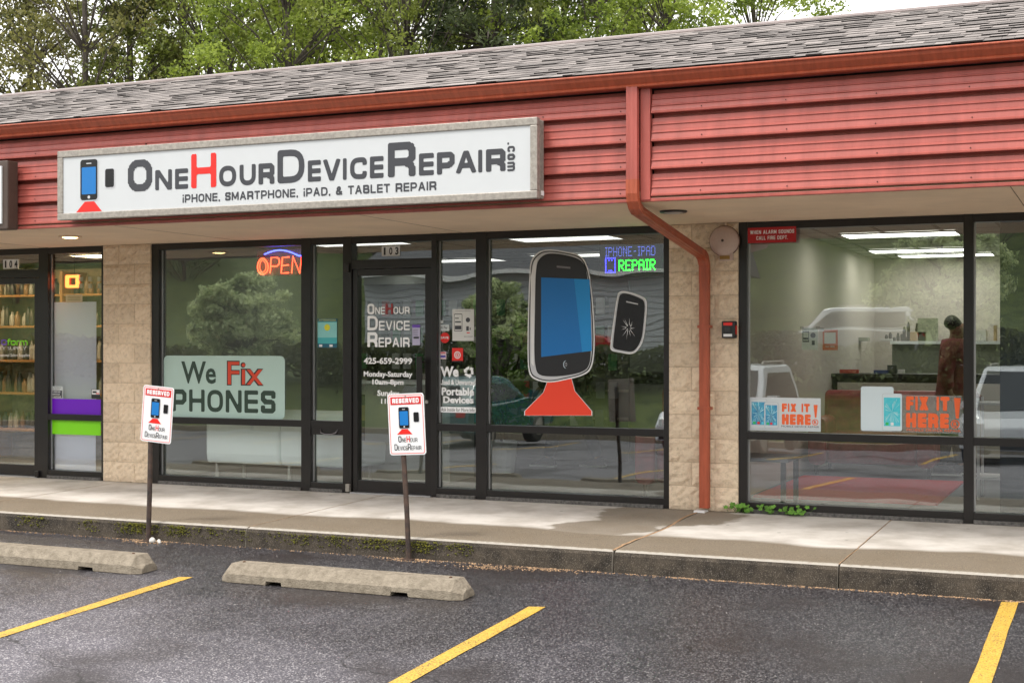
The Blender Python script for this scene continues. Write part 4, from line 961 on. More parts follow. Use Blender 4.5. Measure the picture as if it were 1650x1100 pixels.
# pale stones by the left post
for i, (dx, dy, r_) in enumerate(((.06, -.02, .028), (.11, .0, .018), (.14, -.03, .014))):
    q = MB(); x_ = -3.68+dx; y_ = -2.34+dy; rr_ = random.Random(i)
    q.lathe([(.001, 0), (r_*.8, .002), (r_, r_*.6), (r_*.75, r_*1.2), (r_*.3, r_*1.55), (.001, r_*1.6)], (x_, y_, gz(y_)), 9)
    o = q.build('stone', M('pale_stone', (.62, .6, .56), .8, var=.15, vscale=30), smooth=True, label=['largest white pebble beside the left sign post', 'middle sized pale pebble beside the left sign post', 'smallest pale pebble right of the left sign post'][i], cat='stone')

# ---------------------------------------------------------------- things on the glass
def card(name, px0, px1, py0, py1, mat, lab, cat, Y=DECY, th=.0012, group=None, r=0):
    x0, x1, z0, z1 = rect(px0, px1, py0, py1, Y)
    t = thing(name, ((x0+x1)/2, Y, z0), lab, cat, group)
    pts = rrect(x0, x1, z0, z1, r) if r else [(x0, z0), (x1, z0), (x1, z1), (x0, z1)]
    flat_poly(pts, Y-th, 'sheet', mat, t, th=th)
    f = lambda u, v: (x0+u*(x1-x0), z0+v*(z1-z0))
    def sub(nm, u0, u1, v0, v1, mt, lvl=1, rr=0):
        a, b = f(u0, v0), f(u1, v1); q = rrect(a[0], b[0], a[1], b[1], rr) if rr else [(a[0], a[1]), (b[0], a[1]), b, (a[0], b[1])]
        flat_poly(q, Y-th-.0008*lvl, nm, mt, t, th=.0006)
    def txt(s, u0, u1, v0, v1, mt, bold=.0, lvl=2):
        a, b = f(u0, v0), f(u1, v1); font_text(s, (a[0], b[0], a[1], b[1]), Y-th-.0008*lvl, 'lettering', mt, t, bold=bold)
    return t, f, sub, txt
DI = GY+.012   # inside face of the glass
# We Fix PHONES
m_film = film_mat('frosted_film', (.46, .62, .56), .93); m_green = M('dark_green_print', (.02, .045, .03), .4); m_or2 = M('brick_red_print', (.62, .05, .015), .4)
t, f, sub, txt = card('window_poster', 264, 459, 573, 673, m_film, 'frosted poster reading We Fix PHONES in the left window', 'poster', Y=DECY, r=.05, th=.0012)
Yp = DECY-.0025
def T(s, px0, px1, py0, py1, mt, par, bold=0, Y=DECY): return font_text(s, rect(px0, px1, py0, py1, Y), Y, 'lettering', mt, par, bold=bold)
T('We', 292, 348, 582, 618, m_green, t, .022, Yp); T('Fix', 365.5, 425, 581, 621, m_black, t, .030, Yp); T('Fix', 367, 423.5, 582.6, 619.4, m_or2, t, .004, Yp-.001); ST('PHONES', rect(277, 444, 628, 664, Yp), Yp, m_green, t, .19, .17)
# door lettering (painted on the door's glass: parts of the door)
dl = lambda s, a, b, c, d, mt=m_vinyl, bold=.03: T(s, a, b, c, d, mt, d103, bold)
def dstroke(s, a, b, c, d, mt, big, sel, hs=.68, th=.18):
    x0, x1, z0, z1 = rect(a, b, c, d, DECY)
    its = [q for i, q in enumerate(layout(s, x0, x1, z0, z1-z0, t=th, gap=.16, capbig=big, hs=hs)) if i in sel]
    stroke_text(its, DECY, 'lettering', mt, d103)
dstroke('ONEHOUR', 592, 660, 489, 506, m_vinyl, {0, 3}, {0, 1, 2, 4, 5, 6}); dstroke('ONEHOUR', 592, 660, 489, 506, M('dull_red_vinyl', (.35, .03, .03), .4), {0, 3}, {3})
dstroke('DEVICE', 592, 660, 508.5, 532, m_vinyl, {0}, set(range(6)), .64); dstroke('REPAIR', 592, 660, 535, 559, m_vinyl, {0}, set(range(6)), .64)
dl('425-659-2999', 586, 664, 576, 586.5); dl('Monday-Saturday', 586, 664.5, 598, 609.5); dl('10am-8pm', 600, 650, 611, 622); dl('Sunday', 608, 643, 628.5, 640.5); dl('11am-6pm', 614, 662, 642, 653)
t, f, sub, txt = card('hours_card', 664.5, 677, 523, 556, M('lilac', (.48, .45, .62), .5), 'small lilac card with purple top taped to the door glass', 'card')
sub('header', 0, 1, .86, 1, M('purple', (.14, .06, .42), .5)); sub('barcode', .15, .85, .32, .42, m_char)
for k_ in range(4): sub('text_line', .12, .7, .48+k_*.09, .50+k_*.09, m_char)
# sidelite left of the door
m_teal = M('teal_print', (.06, .42, .44), .4); m_dteal = M('deep_teal', (.005, .10, .16), .4)
t, f, sub, txt = card('notice_poster', 512, 543, 513.5, 560, m_teal, 'teal ATTENTION notice in the narrow window left of the door', 'poster')
sub('header', 0, 1, .9, 1, m_dteal); txt('ATTENTION!', .05, .95, .915, .985, M('lemon', (.7, .75, .25), .5)); sub('band', 0, 1, .35, .88, M('pale_teal', (.25, .60, .58), .4)); sub('footer', 0, 1, 0, .14, m_dteal)
sub('footer_logo', .08, .24, .03, .11, m_white, 2); sub('footer_logo', .62, .78, .03, .11, m_white, 2); flat_poly(circ(*f(.5, .70), .032), DI*0+DECY-.0036, 'badge', M('yellow_badge', (.68, .66, .03), .5), t, th=.0006)
# narrow window right of the door
t, f, sub, txt = card('instruction_sheet', 729, 764, 498, 549, M('paper', (.66, .66, .63), .6), 'large white instruction sheet with phone drawing right of the door', 'poster')
txt('OneHourDevice', .15, .85, .935, .965, m_char); q = lambda *a: sub('drawing', *a)
q(.08, .46, .30, .86, m_char, 1, .012); q(.10, .44, .32, .84, M('paper'), 2, .010); q(.12, .42, .36, .48, m_char, 3); q(.13, .4, .58, .62, m_char, 3); q(.13, .3, .70, .73, m_char, 3)
flat_poly(circ(*f(.72, .66), .022), DECY-.0032, 'drawing', m_char, t, th=.0006); q(.64, .76, .32, .46, m_char, 1, .004); q(.8, .84, .34, .42, m_char); q(.66, .80, .24, .27, m_redv)
txt('scan to book', .55, .95, .12, .16, m_char)
t, f, sub, txt = card('pay_sticker', 708, 724, 523, 533, M('pale_sticker', (.62, .66, .66), .4), 'small grey G Pay sticker low left of the instruction sheet', 'sticker', r=.008)
txt('G Pay', .18, .82, .25, .75, m_char, .01)
t, f, sub, txt = card('tiny_sticker', 708, 714.5, 516, 521, M('pale_sticker'), 'tiniest white sticker just above the grey pay sticker', 'sticker')
x0, x1, z0, z1 = rect(708.5, 725, 535.5, 552.5, DECY); t = thing('round_sticker', ((x0+x1)/2, DECY, z0), 'round red sticker below the grey pay sticker', 'sticker')
flat_poly(circ((x0+x1)/2, (z0+z1)/2, (z1-z0)/2), DECY-.0012, 'sheet', m_redv, t); font_text('SAVE', (x0+.012, x1-.012, (z0+z1)/2-.010, (z0+z1)/2+.012), DECY-.0024, 'lettering', m_white, t, bold=.03)
t, f, sub, txt = card('flag_sticker', 708, 719, 566.5, 578.5, M('pink_sticker', (.70, .52, .58), .5), 'small pink and blue sticker left of the red speaker sticker', 'sticker')
sub('stripe', .1, .9, .25, .5, M('royal', (.04, .05, .4), .5)); sub('stripe', .1, .9, .82, .94, m_redv)
t, f, sub, txt = card('red_sticker', 728.5, 746, 560.5, 583, m_redv, 'square red sticker with white ring under the instruction sheet', 'sticker', r=.006)
c_ = f(.5, .5); flat_poly(circ(*c_, .034), DECY-.0022, 'ring', m_white, t, th=.0006); flat_poly(circ(*c_, .025), DECY-.0030, 'ring', m_redv, t, th=.0006); flat_poly(circ(*c_, .018), DECY-.0038, 'ring', m_white, t, th=.0006); flat_poly(circ(*c_, .010), DECY-.0046, 'ring', m_redv, t, th=.0006)
sub('footer', .02, .98, .0, .09, m_black)
x0, x1, z0, z1 = rect(709, 766, 589, 664, DECY); t = thing('recycle_lettering', ((x0+x1)/2, DECY, z0), 'white We recycle Used & Unwanted Portable Devices lettering', 'window lettering')
T('We', 709.5, 739, 590, 607, m_vinyl, t, .045); T('Used & Unwanted', 709, 766, 611.5, 620, m_vinyl, t, .03); T('Portable', 711.5, 764, 624, 637, m_vinyl, t, .04); T('Devices', 714, 763, 638.5, 649.5, m_vinyl, t, .04)
q0 = rect(709, 767, 655.5, 664.5, DECY); flat_poly(rrect(*q0[:2], *q0[2:], .016), DECY-.001, 'pill', m_vinyl, t); font_text('Ask Inside for More Info', (q0[0]+.012, q0[1]-.012, q0[2]+.010, q0[3]-.008), DECY-.0022, 'lettering', m_char, t)
cx_, cz_ = at(755.5, 599, DECY)
for k_ in range(3):      # three chasing arrows
    a = 2*PI*k_/3+PI/6; Rm = lambda u, v: (cx_+(u*math.cos(a)-v*math.sin(a))*.062, cz_+(u*math.sin(a)+v*math.cos(a))*.062)
    flat_poly([Rm(.42, -.72), Rm(.70, -.30), Rm(.78, .02), Rm(.95, .05), Rm(.62, .48), Rm(.20, .18), Rm(.40, .12), Rm(.33, -.12), Rm(.12, -.50)], DECY-.001, 'arrow', m_vinyl, t)

# large handset decal: a plain phone on a red stand, with a smaller broken phone beside it
def PX(pts, Y): return [at(a, b, Y) for a, b in pts]
out = [(853, 445), (856, 420), (868, 406), (885, 402), (910, 405), (933, 411), (945, 425), (952, 455), (957, 510), (958, 560), (953, 592), (940, 604), (915, 611), (885, 616), (862, 611), (852, 598), (850, 560), (851, 500)]
t = thing('phone_decal', (*[at(905, 670, DECY)[0], DECY], at(905, 670, DECY)[1]), 'giant phone decal with blue screen on a red stand in the wide window', 'window decal')
def shr(pts, k, cx=None, cy=None):
    cx = cx or sum(p[0] for p in pts)/len(pts); cy = cy or sum(p[1] for p in pts)/len(pts); return [(cx+(x-cx)*(1-k/abs(60)), cy+(y-cy)*(1-k/110)) for x, y in pts]
L = lambda i: DECY-.0010-.0011*i
flat_poly(PX(smooth_closed(out, 4), L(0)), L(0), 'outline', m_white, t)
flat_poly(PX(smooth_closed(shr(out, 2.2), 4), L(1)), L(1), 'rim', m_black, t)
flat_poly(PX(smooth_closed(shr(out, 4.0), 4), L(2)), L(2), 'case', m_silver, t)
inn = [(864, 450), (867, 424), (878, 412), (895, 410), (922, 415), (938, 424), (945, 445), (950, 505), (951, 560), (948, 586), (938, 597), (915, 603), (888, 605), (870, 602), (864, 590), (862, 560), (863, 500)]
flat_poly(PX(smooth_closed(shr(inn, -1.4), 4), L(3)), L(3), 'inner_rim', m_black, t)
flat_poly(PX(smooth_closed(shr(inn, .4), 4), L(4)), L(4), 'bezel', M('bezel_grey', (.022, .022, .025), .3), t)
flat_poly(PX([(872, 447), (950, 450), (953.5, 565), (872, 575)], L(5)), L(5), 'screen', m_blue, t)
flat_poly(PX([(925, 449.2), (950, 450), (953.5, 565), (938, 567)], L(6)), L(6), 'screen_shine', M('light_blue_vinyl', (.01, .27, .66), .35), t)
flat_poly(PX([(897, 428), (919, 430), (919, 433), (897, 431)], L(5)), L(5), 'speaker_slot', M('slot_grey', (.2, .19, .2), .4), t)
c0 = at(911.5, 587, L(5)); flat_poly(circ(*c0, .024, 20, .034), L(5), 'home_button', M('ice', (.55, .68, .75), .4), t); flat_poly(circ(c0[0]+.008, c0[1], .024, 20, .033), L(6), 'home_button', M('bezel_grey'), t); flat_poly(circ(c0[0]+.004, c0[1], .010, 14, .016), L(7), 'home_button', m_silver, t); flat_poly(circ(c0[0]+.004, c0[1], .007, 14, .012), L(8), 'home_button', M('bezel_grey'), t)
flat_poly(PX([(855, 446), (861, 420), (866, 416), (862, 450), (860, 590), (856, 585)], L(4)), L(4), 'side_shine', m_white, t)
base = [(884, 609), (920, 608), (926, 630), (953, 662), (953, 669), (846, 669), (846, 662), (876, 632)]
flat_poly(PX(shr(base, -1.6), L(-.6)), L(-.6), 'outline', m_white, t); flat_poly(PX(base, L(-.2)), L(-.2)-.0002, 'stand', M('decal_red', (.88, .055, .02), .4), t)
t = thing('broken_phone_decal', (at(1010, 570, DECY)[0], DECY, at(1010, 570, DECY)[1]), 'smaller black phone decal with cracked screen right of the giant one', 'window decal')
o2 = [(994, 480), (999, 470), (1012, 470), (1033, 477), (1042, 486), (1041, 515), (1037, 545), (1029, 562), (1018, 570), (1000, 568), (985, 564), (984, 552), (988, 520)]
flat_poly(PX(smooth_closed(o2, 4), L(0)), L(0), 'outline', m_white, t); flat_poly(PX(smooth_closed(shr(o2, 3.5), 4), L(1)), L(1), 'rim', m_silver, t)
flat_poly(PX(smooth_closed(shr(o2, 8, 1015, 519), 4), L(2)), L(2), 'screen', m_screenb, t)
c0 = at(1013, 528, L(3)); rr_ = random.Random(3); q = MB()
for k_ in range(13):
    a = k_*2*PI/13+rr_.uniform(-.2, .2); l0 = rr_.uniform(.01, .025); l1 = rr_.uniform(.06, .12); w_ = .0025
    pa = (c0[0]+l0*math.cos(a), c0[1]+l0*math.sin(a)); pb = (c0[0]+l1*.72*math.cos(a+.1), c0[1]+l1*math.sin(a+.1)); nx_, nz_ = -math.sin(a)*w_, math.cos(a)*w_
    q.poly([(pa[0]-nx_, L(3), pa[1]-nz_), (pb[0], L(3), pb[1]), (pa[0]+nx_, L(3), pa[1]+nz_)])
q.build('crack', m_white, t); flat_poly(PX([(1009, 485), (1028, 489), (1028, 491), (1009, 487)], L(3)), L(3), 'speaker_slot', m_silver, t)

# FIX IT HERE posters
def fixit(px0, px1, py0, py1, lab, clear):
    Y = DECY
    x0, x1, z0, z1 = rect(px0, px1, py0, py1, Y); w, h = x1-x0, z1-z0
    t = thing('repair_poster', ((x0+x1)/2, Y, z0), lab, 'poster'); f = lambda u, v: (x0+u*w, z0+v*h)
    flat_poly([(x0, z0), (x1, z0), (x1, z1 if not clear else z0+h*.82), (x0 if not clear else x0+w*.42, z1 if not clear else z0+h*.82)]+([] if not clear else [(x0+w*.42, z0+.01), (x0, z0+.01)]), Y-.002, 'sheet', film_mat('clear_film', (.5, .5, .48), .22, .2) if clear else M('poster_white', (.60, .64, .66), .4), t)
    def ph(u0, u1, v0, v1, case, scr, lv):
        a, b = f(u0, v0), f(u1, v1); flat_poly(rrect(a[0], b[0], a[1], b[1], .018), Y-.003-lv*.001, 'phone_case', M('case_edge', (.45, .5, .52), .4), t, th=.0006)
        flat_poly(rrect(a[0]+.003, b[0]-.003, a[1]+.003, b[1]-.003, .016), Y-.0036-lv*.001, 'phone_case', case, t, th=.0006)
        if scr:
            c, d = f(u0+(u1-u0)*.09, v0+(v1-v0)*.13), f(u1-(u1-u0)*.09, v1-(v1-v0)*.11); flat_poly([c, (d[0], c[1]), d, (c[0], d[1])], Y-.0042-lv*.001, 'phone_screen', scr, t, th=.0006)
            q = MB(); r_ = random.Random(int(px0)); mc = ((c[0]+d[0])/2, (c[1]+d[1])/2); hw, hh_ = (d[0]-c[0])/2, (d[1]-c[1])/2
            for k_ in range(26):
                a_ = r_.uniform(0, 2*PI); s_ = min(hw/max(abs(math.cos(a_)), .01), hh_/max(abs(math.sin(a_)), .01))*r_.uniform(.5, 1); w_ = r_.uniform(.0012, .003); nx_, nz_ = -math.sin(a_)*w_, math.cos(a_)*w_
                e_ = (mc[0]+math.cos(a_)*s_, mc[1]+math.sin(a_)*s_); q.poly([(mc[0]-nx_*.3, Y-.0048-lv*.001, mc[1]-nz_*.3), (e_[0]-nx_, Y-.0048-lv*.001, e_[1]-nz_), (e_[0]+nx_, Y-.0048-lv*.001, e_[1]+nz_)])
            q.build('crack', M('crack_ice', (.45, .75, .80), .4), t)
            for k_, mt in enumerate((M('app_green', (.03, .5, .12), .4), m_redv if not clear else m_white, M('app_cyan', (.1, .55, .7), .4))):
                cc = (c[0]+(d[0]-c[0])*(.2+.3*k_), c[1]+(d[1]-c[1])*.08); s2 = (d[0]-c[0])*.09; flat_poly([(cc[0]-s2, cc[1]-s2), (cc[0]+s2, cc[1]-s2), (cc[0]+s2, cc[1]+s2), (cc[0]-s2, cc[1]+s2)], Y-.0054-lv*.001, 'app_icon', mt, t, th=.0006)
    mb_ = M('screen_blue', (.03, .20, .42), .4, col2=(.10, .45, .62), vscale=25)
    if not clear:
        ph(.02, .26, .05, .96, M('poster_white'), mb_, 0); ph(.22, .42, .06, .86, M('poster_white'), mb_, 2)
        ST('FIX IT', rect(1260, 1305, 650, 663.5, Y), Y-.0035, m_orv, t, .28, .15); ST('HERE', rect(1260, 1306.5, 667, 684, Y), Y-.0035, m_orv, t, .28, .15)
        tt_ = rect(1259, 1320, 685.5, 688.5, Y-.003); font_text('MOBILE DEVICE REPAIR', tt_, Y-.003, 'lettering', m_char, t)
        ex = (1311, 1317.5, 652, 672.5); dot = at(1313.5, 680, Y-.004)
    else:
        pc = M('pale_phone', (.62, .72, .76), .4)
        ph(.0, .33, .02, 1.0, pc, None, 0); ph(.215, .415, .03, .85, pc, M('screen_cyan', (.02, .5, .62), .4, col2=(.12, .62, .70), vscale=25), 2)
        ST('FIX IT', rect(1460, 1530, 638.5, 661, Y), Y-.0035, m_orv, t, .28, .15); ST('HERE', rect(1460, 1529, 665.5, 689, Y), Y-.0035, m_orv, t, .28, .15)
        tt_ = rect(1461, 1548, 691, 695, Y-.003); font_text('MOBILE DEVICE REPAIR', tt_, Y-.003, 'lettering', m_orv, t)
        ex = (1537, 1548, 641, 674); dot = at(1539, 683, Y-.004)
    a = rect(*ex, Y-.003); flat_poly([(a[0]+(a[1]-a[0])*.3, a[2]), (a[1]-(a[1]-a[0])*.3, a[2]), (a[1], a[3]), (a[0], a[3])], Y-.0035, 'exclamation', m_orv, t)
    rD = .026 if not clear else .034
    o_ = circ(*dot, rD); i_ = circ(*dot, rD*.78); n = len(o_)
    MB().add([(p_[0], Y-.0045, p_[1]) for p_ in o_]+[(p_[0], Y-.0045, p_[1]) for p_ in i_], [(k_, (k_+1) % n, n+(k_+1) % n, n+k_) for k_ in range(n)]).build('registered_mark', m_orv, t)
    font_text('R', (dot[0]-rD*.4, dot[0]+rD*.45, dot[1]-rD*.5, dot[1]+rD*.5), Y-.0045, 'lettering', m_orv, t, bold=.04)
fixit(1206.5, 1322.5, 640.5, 694, 'opaque white FIX IT HERE poster at the left of the window', False)
fixit(1387, 1551, 623, 697, 'clear FIX IT HERE poster with pale phone outlines beside the mullion', True)

# unit 104: white blinds, purple and green bands, stickers
m_blind = M('lavender_blind', (.80, .82, .95), .6)
_n = m_blind.node_tree.nodes; _l = m_blind.node_tree.links; _t = _n.new('ShaderNodeBsdfTranslucent'); _t.inputs[0].default_value = (.80, .84, 1, 1); _x = _n.new('ShaderNodeMixShader'); _x.inputs[0].default_value = .5
_l.new(_n['Principled BSDF'].outputs[0], _x.inputs[1]); _l.new(_t.outputs[0], _x.inputs[2]); _l.new(_x.outputs[0], _n['Material Output'].inputs[0])
t = thing('blind', (-6.5, DI+.02, .1), 'pale lavender blind filling the narrow window of unit 104', 'blind')
for nm, a in (('upper_panel', (80, 155, 486.5, 666)), ('lower_panel', (84, 154, 680, 764))):
    x0, x1, z0, z1 = rect(*a, DI+.03); MB().box(x0, x1, DI+.03, DI+.034, z0, z1).build(nm, m_blind, t)
card('purple_band', 77.5, 162.5, 642.5, 667, M('purple_vinyl', (.16, .004, .55), .35), 'glossy purple vinyl band on the 104 window above the rail', 'vinyl band')
card('green_band', 77.5, 162.5, 676.5, 700, M('lime_vinyl', (.22, .72, .006), .35), 'lime green vinyl band on the 104 window below the rail', 'vinyl band')
t, f, sub, txt = card('refusal_sticker', 79, 101, 622, 641.5, M('pale_sticker'), 'grey sticker TO REFUSE SERVICE TO ANYONE above the purple band', 'sticker')
txt('WE RESERVE', .12, .9, .84, .94, m_char); txt('THE RIGHT', .2, .8, .70, .80, m_char); sub('panel', .04, .96, .04, .66, m_char); txt('TO REFUSE', .15, .85, .48, .60, m_white, .02, 3); txt('SERVICE', .2, .8, .28, .40, m_white, .02, 3); txt('TO ANYONE', .1, .9, .08, .2, m_white, .02, 3)
t, f, sub, txt = card('camera_sticker', 147.5, 161.5, 627, 642, m_black, 'black and white camera warning sticker right above the purple band', 'sticker')
sub('panel', .06, .94, .45, .95, m_white); sub('camera_graphic', .15, .6, .6, .8, m_black, 2); sub('camera_graphic', .55, .9, .5, .6, m_redv, 2)
t, f, sub, txt = card('peach_note', 106, 133, 474.5, 487, M('peach_paper', (.72, .48, .34), .6), 'peach paper note hanging behind the 104 window top', 'note', Y=DI+.01)
for v_ in (.3, .5, .7): sub('text_line', .12, .88, v_, v_+.06, M('ochre', (.30, .17, .04), .6))
# hanging LED OPEN letters, only the first one lit
t = thing('led_open_sign', (-6.5, DI+.05, 2.0), 'hanging LED open sign with only its orange O lit', 'sign')
yl = .25
def ringbox(x0, x1, z0, z1, th, nm, mt, y0=yl, y1=yl+.03):
    o_ = rrect(x0, x1, z0, z1, .02); i_ = rrect(x0+th, x1-th, z0+th, z1-th, .012); n = len(o_); vs = [(p_[0], y, p_[1]) for y in (y0, y1) for p_ in o_+i_]
    fs = [(k_, (k_+1) % n, n+(k_+1) % n, n+k_) for k_ in range(n)]+[(2*n+k_, 2*n+(k_+1) % n, 3*n+(k_+1) % n, 3*n+k_) for k_ in range(n)]+[(k_, (k_+1) % n, 2*n+(k_+1) % n, 2*n+k_) for k_ in range(n)]+[(n+k_, n+(k_+1) % n, 3*n+(k_+1) % n, 3*n+k_) for k_ in range(n)]
    MB().add(vs, fs).build(nm, mt, t)
a = rect(105, 125, 443, 463.5, yl); m_oled = M('orange_led', (.9, .2, .05), .4, emit=(1, .13, .025), estr=4.0); ringbox(*a, .028, 'lit_letter', m_oled)
ringbox(a[0]-.004, a[1]+.004, a[2]-.004, a[3]+.004, .036, 'letter_case', M('orange_case', (.5, .06, .02), .4), yl+.031, yl+.06)
for px0, px1 in ((127, 132), (142, 147), (157, 162)):
    for py in ((446, 453), (457, 464)): a = rect(px0, px1, *py, yl); MB().box(a[0], a[1], yl, yl+.02, a[2], a[3]).build('unlit_segment', M('unlit', (.5, .45, .42), .5), t)
a = at(120, 410, yl+.02); b = at(120, 442, yl+.02); MB().tube([(a[0], yl+.02, 2.6), (b[0], yl+.02, b[1])], .003, 6).build('cord', m_black, t)
# 104 door lettering
def xz(px, py, Y=DECY): return at(px, py, Y)
a = rect(-14, 11, 546.5, 556, DECY); stroke_text(layout('ro', a[0]+.08, a[1], a[2], (a[3]-a[2])/.76, t=.17, gap=.1), DECY, 'lettering', M('purple', (.14, .06, .42), .5), d104)
a = rect(11.5, 44.5, 546, 556, DECY); stroke_text(layout('form', a[0], a[1], a[2], (a[3]-a[2])*1.05, t=.17, gap=.1), DECY, 'lettering', M('lime_vinyl'), d104)
T('BEAUTY SUPPLY', -24, 42.5, 558.5, 563.5, M('grey_vinyl', (.6, .6, .6), .5), d104, .0); T('Your Source For Professional Salon Supplies', -50, 48, 569.5, 575.5, m_white, d104, .0)

# ---------------------------------------------------------------- neon OPEN and LED repair sign
def neon(par, paths, Y, mt, r=.006, nm='tube'):
    for pth in paths:
        MB().tube([(x_, Y, z_) for x_, z_ in pth], r, 8).build(nm, mt, par, smooth=True)
YN = .22
NR = thing('neon_open_sign', (at(448, 440, YN)[0], YN, at(448, 440, YN)[1]), 'red neon OPEN sign with blue arc, partly behind the mullion', 'neon sign')
m_nr = M('red_neon', (.9, .1, .05), .4, emit=(1, .055, .02), estr=4.5); m_nb = M('blue_neon', (.1, .1, .9), .4, emit=(.05, .08, 1), estr=5)
def NP(*pts): return [at(a_, b_, YN) for a_, b_ in pts]
neon(NR, [smooth_closed(NP((423, 416), (416, 424), (416, 436), (423, 442), (431, 436), (431, 424)), 5)+[smooth_closed(NP((423, 416), (416, 424), (416, 436), (423, 442), (431, 436), (431, 424)), 5)[0]],
     NP((435, 440), (437, 415), (447, 415), (450, 418), (450, 425), (446, 429), (437, 429)), NP((466, 414), (455, 415), (453, 440), (465, 439.5)), NP((454, 428), (465, 427)), NP((470, 440), (472, 413), (483, 440), (486, 412))], YN, m_nr)
neon(NR, [smooth_closed(NP((423, 419), (419, 425), (419, 434), (423, 439), (428, 434), (428, 425)), 5)+[smooth_closed(NP((423, 419), (419, 425), (419, 434), (423, 439), (428, 434), (428, 425)), 5)[0]]], YN, m_nr, .004)
neon(NR, [[at(426+60*u, 412-9*math.sin(PI*min(1, u*1.0+.08)), YN) for u in [i/12 for i in range(13)]]], YN, m_nb)
MB().box(at(411, 430, YN)[0], at(488, 430, YN)[0], YN+.03, YN+.04, at(445, 444, YN)[1], at(445, 402, YN)[1]).build('back_plate', film_mat('clear_acrylic', (.2, .2, .2), .35), NR)
for px in (430, 478): a = at(px, 405, YN); MB().tube([(a[0], YN+.02, a[1]), (a[0], YN+.02, 2.60)], .002, 5).build('chain', m_alu, NR)
YL = .16
LS = thing('led_repair_sign', (at(1018, 446, YL)[0], YL, at(1018, 446, YL)[1]), 'dark LED board reading IPHONE-IPAD REPAIR in blue and green dots', 'LED sign')
a = rect(966, 1069, 387, 447, YL); MB().box(a[0], a[1], YL, YL+.03, a[2], a[3]).build('board', M('board_black', (.006, .010, .006), .35), LS); ba = a
MB().box(a[0]-.002, a[1]+.002, YL-.006, YL+.02, a[3]-.045, a[3]+.002).build('top_trim', m_black, LS)
D57 = {'I': '01110,00100,00100,00100,00100,00100,01110', 'P': '11110,10001,10001,11110,10000,10000,10000', 'H': '10001,10001,10001,11111,10001,10001,10001', 'O': '01110,10001,10001,10001,10001,10001,01110', 'N': '10001,11001,10101,10101,10011,10001,10001', 'E': '11111,10000,10000,11110,10000,10000,11111', '-': '00000,00000,00000,01110,00000,00000,00000', 'A': '01110,10001,10001,11111,10001,10001,10001', 'D': '11110,10001,10001,10001,10001,10001,11110', 'R': '11110,10001,10001,11110,10100,10010,10001'}
def dots(s, rc_, mt, nm, r=.0035):
    q = MB(); W_ = sum(4 if c == 'I' else 6 for c in s)-1; x_ = 0
    for c in s:
        rows = D57[c].split(',')
        for j, row in enumerate(rows):
            row = row[1:4] if c == 'I' else row
            for i_, b_ in enumerate(row):
                if b_ == '1':
                    cx, cz = rc_[0]+(x_+i_+.5)/W_*(rc_[1]-rc_[0]), rc_[3]-(j+.5)/7*(rc_[3]-rc_[2]); q.lathe([(r, 0), (r*.7, -.003), (.0004, -.004)], (cx, YL-.001, cz), 6, 'y')
        x_ += 4 if c == 'I' else 6
    q.build(nm, mt, LS, kind='stuff')
m_lb = M('blue_led', (.1, .1, .8), .4, emit=(.12, .17, .75), estr=1.3); m_lg = M('green_led', (.05, .8, .05), .4, emit=(.01, 1, .02), estr=7); m_lb2 = M('deep_blue_led', (.1, .1, .8), .4, emit=(.03, .03, 1), estr=8)
dots('IPHONE-IPAD', rect(975, 1056, 397, 413, YL), m_lb, 'blue_dots', .0034); dots('REPAIR', rect(997, 1056, 418, 436, YL), m_lg, 'green_dots', .0052)
a = rect(976, 991, 416, 439, YL); q = MB()
pts = [(u, v) for u in np.linspace(0, 1, 7) for v in (0, 1)]+[(u, v) for v in np.linspace(0, 1, 11)[1:-1] for u in (0, 1)]+[(.35, .85), (.65, .85), (.5, .12), (.35, .12), (.65, .12)]
for u, v in pts: q.lathe([(.0045, 0), (.003, -.003), (.0004, -.004)], (a[0]+u*(a[1]-a[0]), YL-.001, a[2]+v*(a[3]-a[2])), 6, 'y')
q.build('phone_icon_dots', m_lb2, LS, kind='stuff')
for px in (988, 1043): b = at(px, 388, YL); MB().tube([(b[0], YL+.015, b[1]), (b[0], YL+.015, 2.6)], .002, 5).build('chain', m_alu, LS)

# ---------------------------------------------------------------- inside unit 103
m_bench = M('pale_upholstery', (.84, .90, .87), .5); m_leg = M('steel_leg', (.6, .6, .6), .3, metal=.8)
bx0, bx1 = -5.05, -3.30
bench = thing('bench', (-4.2, .55, 0), 'pale vinyl bench seen from behind in the left window', 'bench')
for a0, a1 in ((bx0, -4.16), (-4.15, bx1)):
    MB().prism_x([(.32, .20), (.30, .30), (.30, .70), (.33, .76), (.42, .76), (.46, .70), (.46, .45), (.95, .43), (.98, .38), (.95, .20)], a0, a1).build('cushion', m_bench, bench, bevel=.03)
for x_ in (-4.98, -4.1, -3.45):
    for y_ in (.40, .88): MB().tube([(x_, y_, -.01), (x_, y_, .22)], .018, 8).build('leg', m_leg, bench)
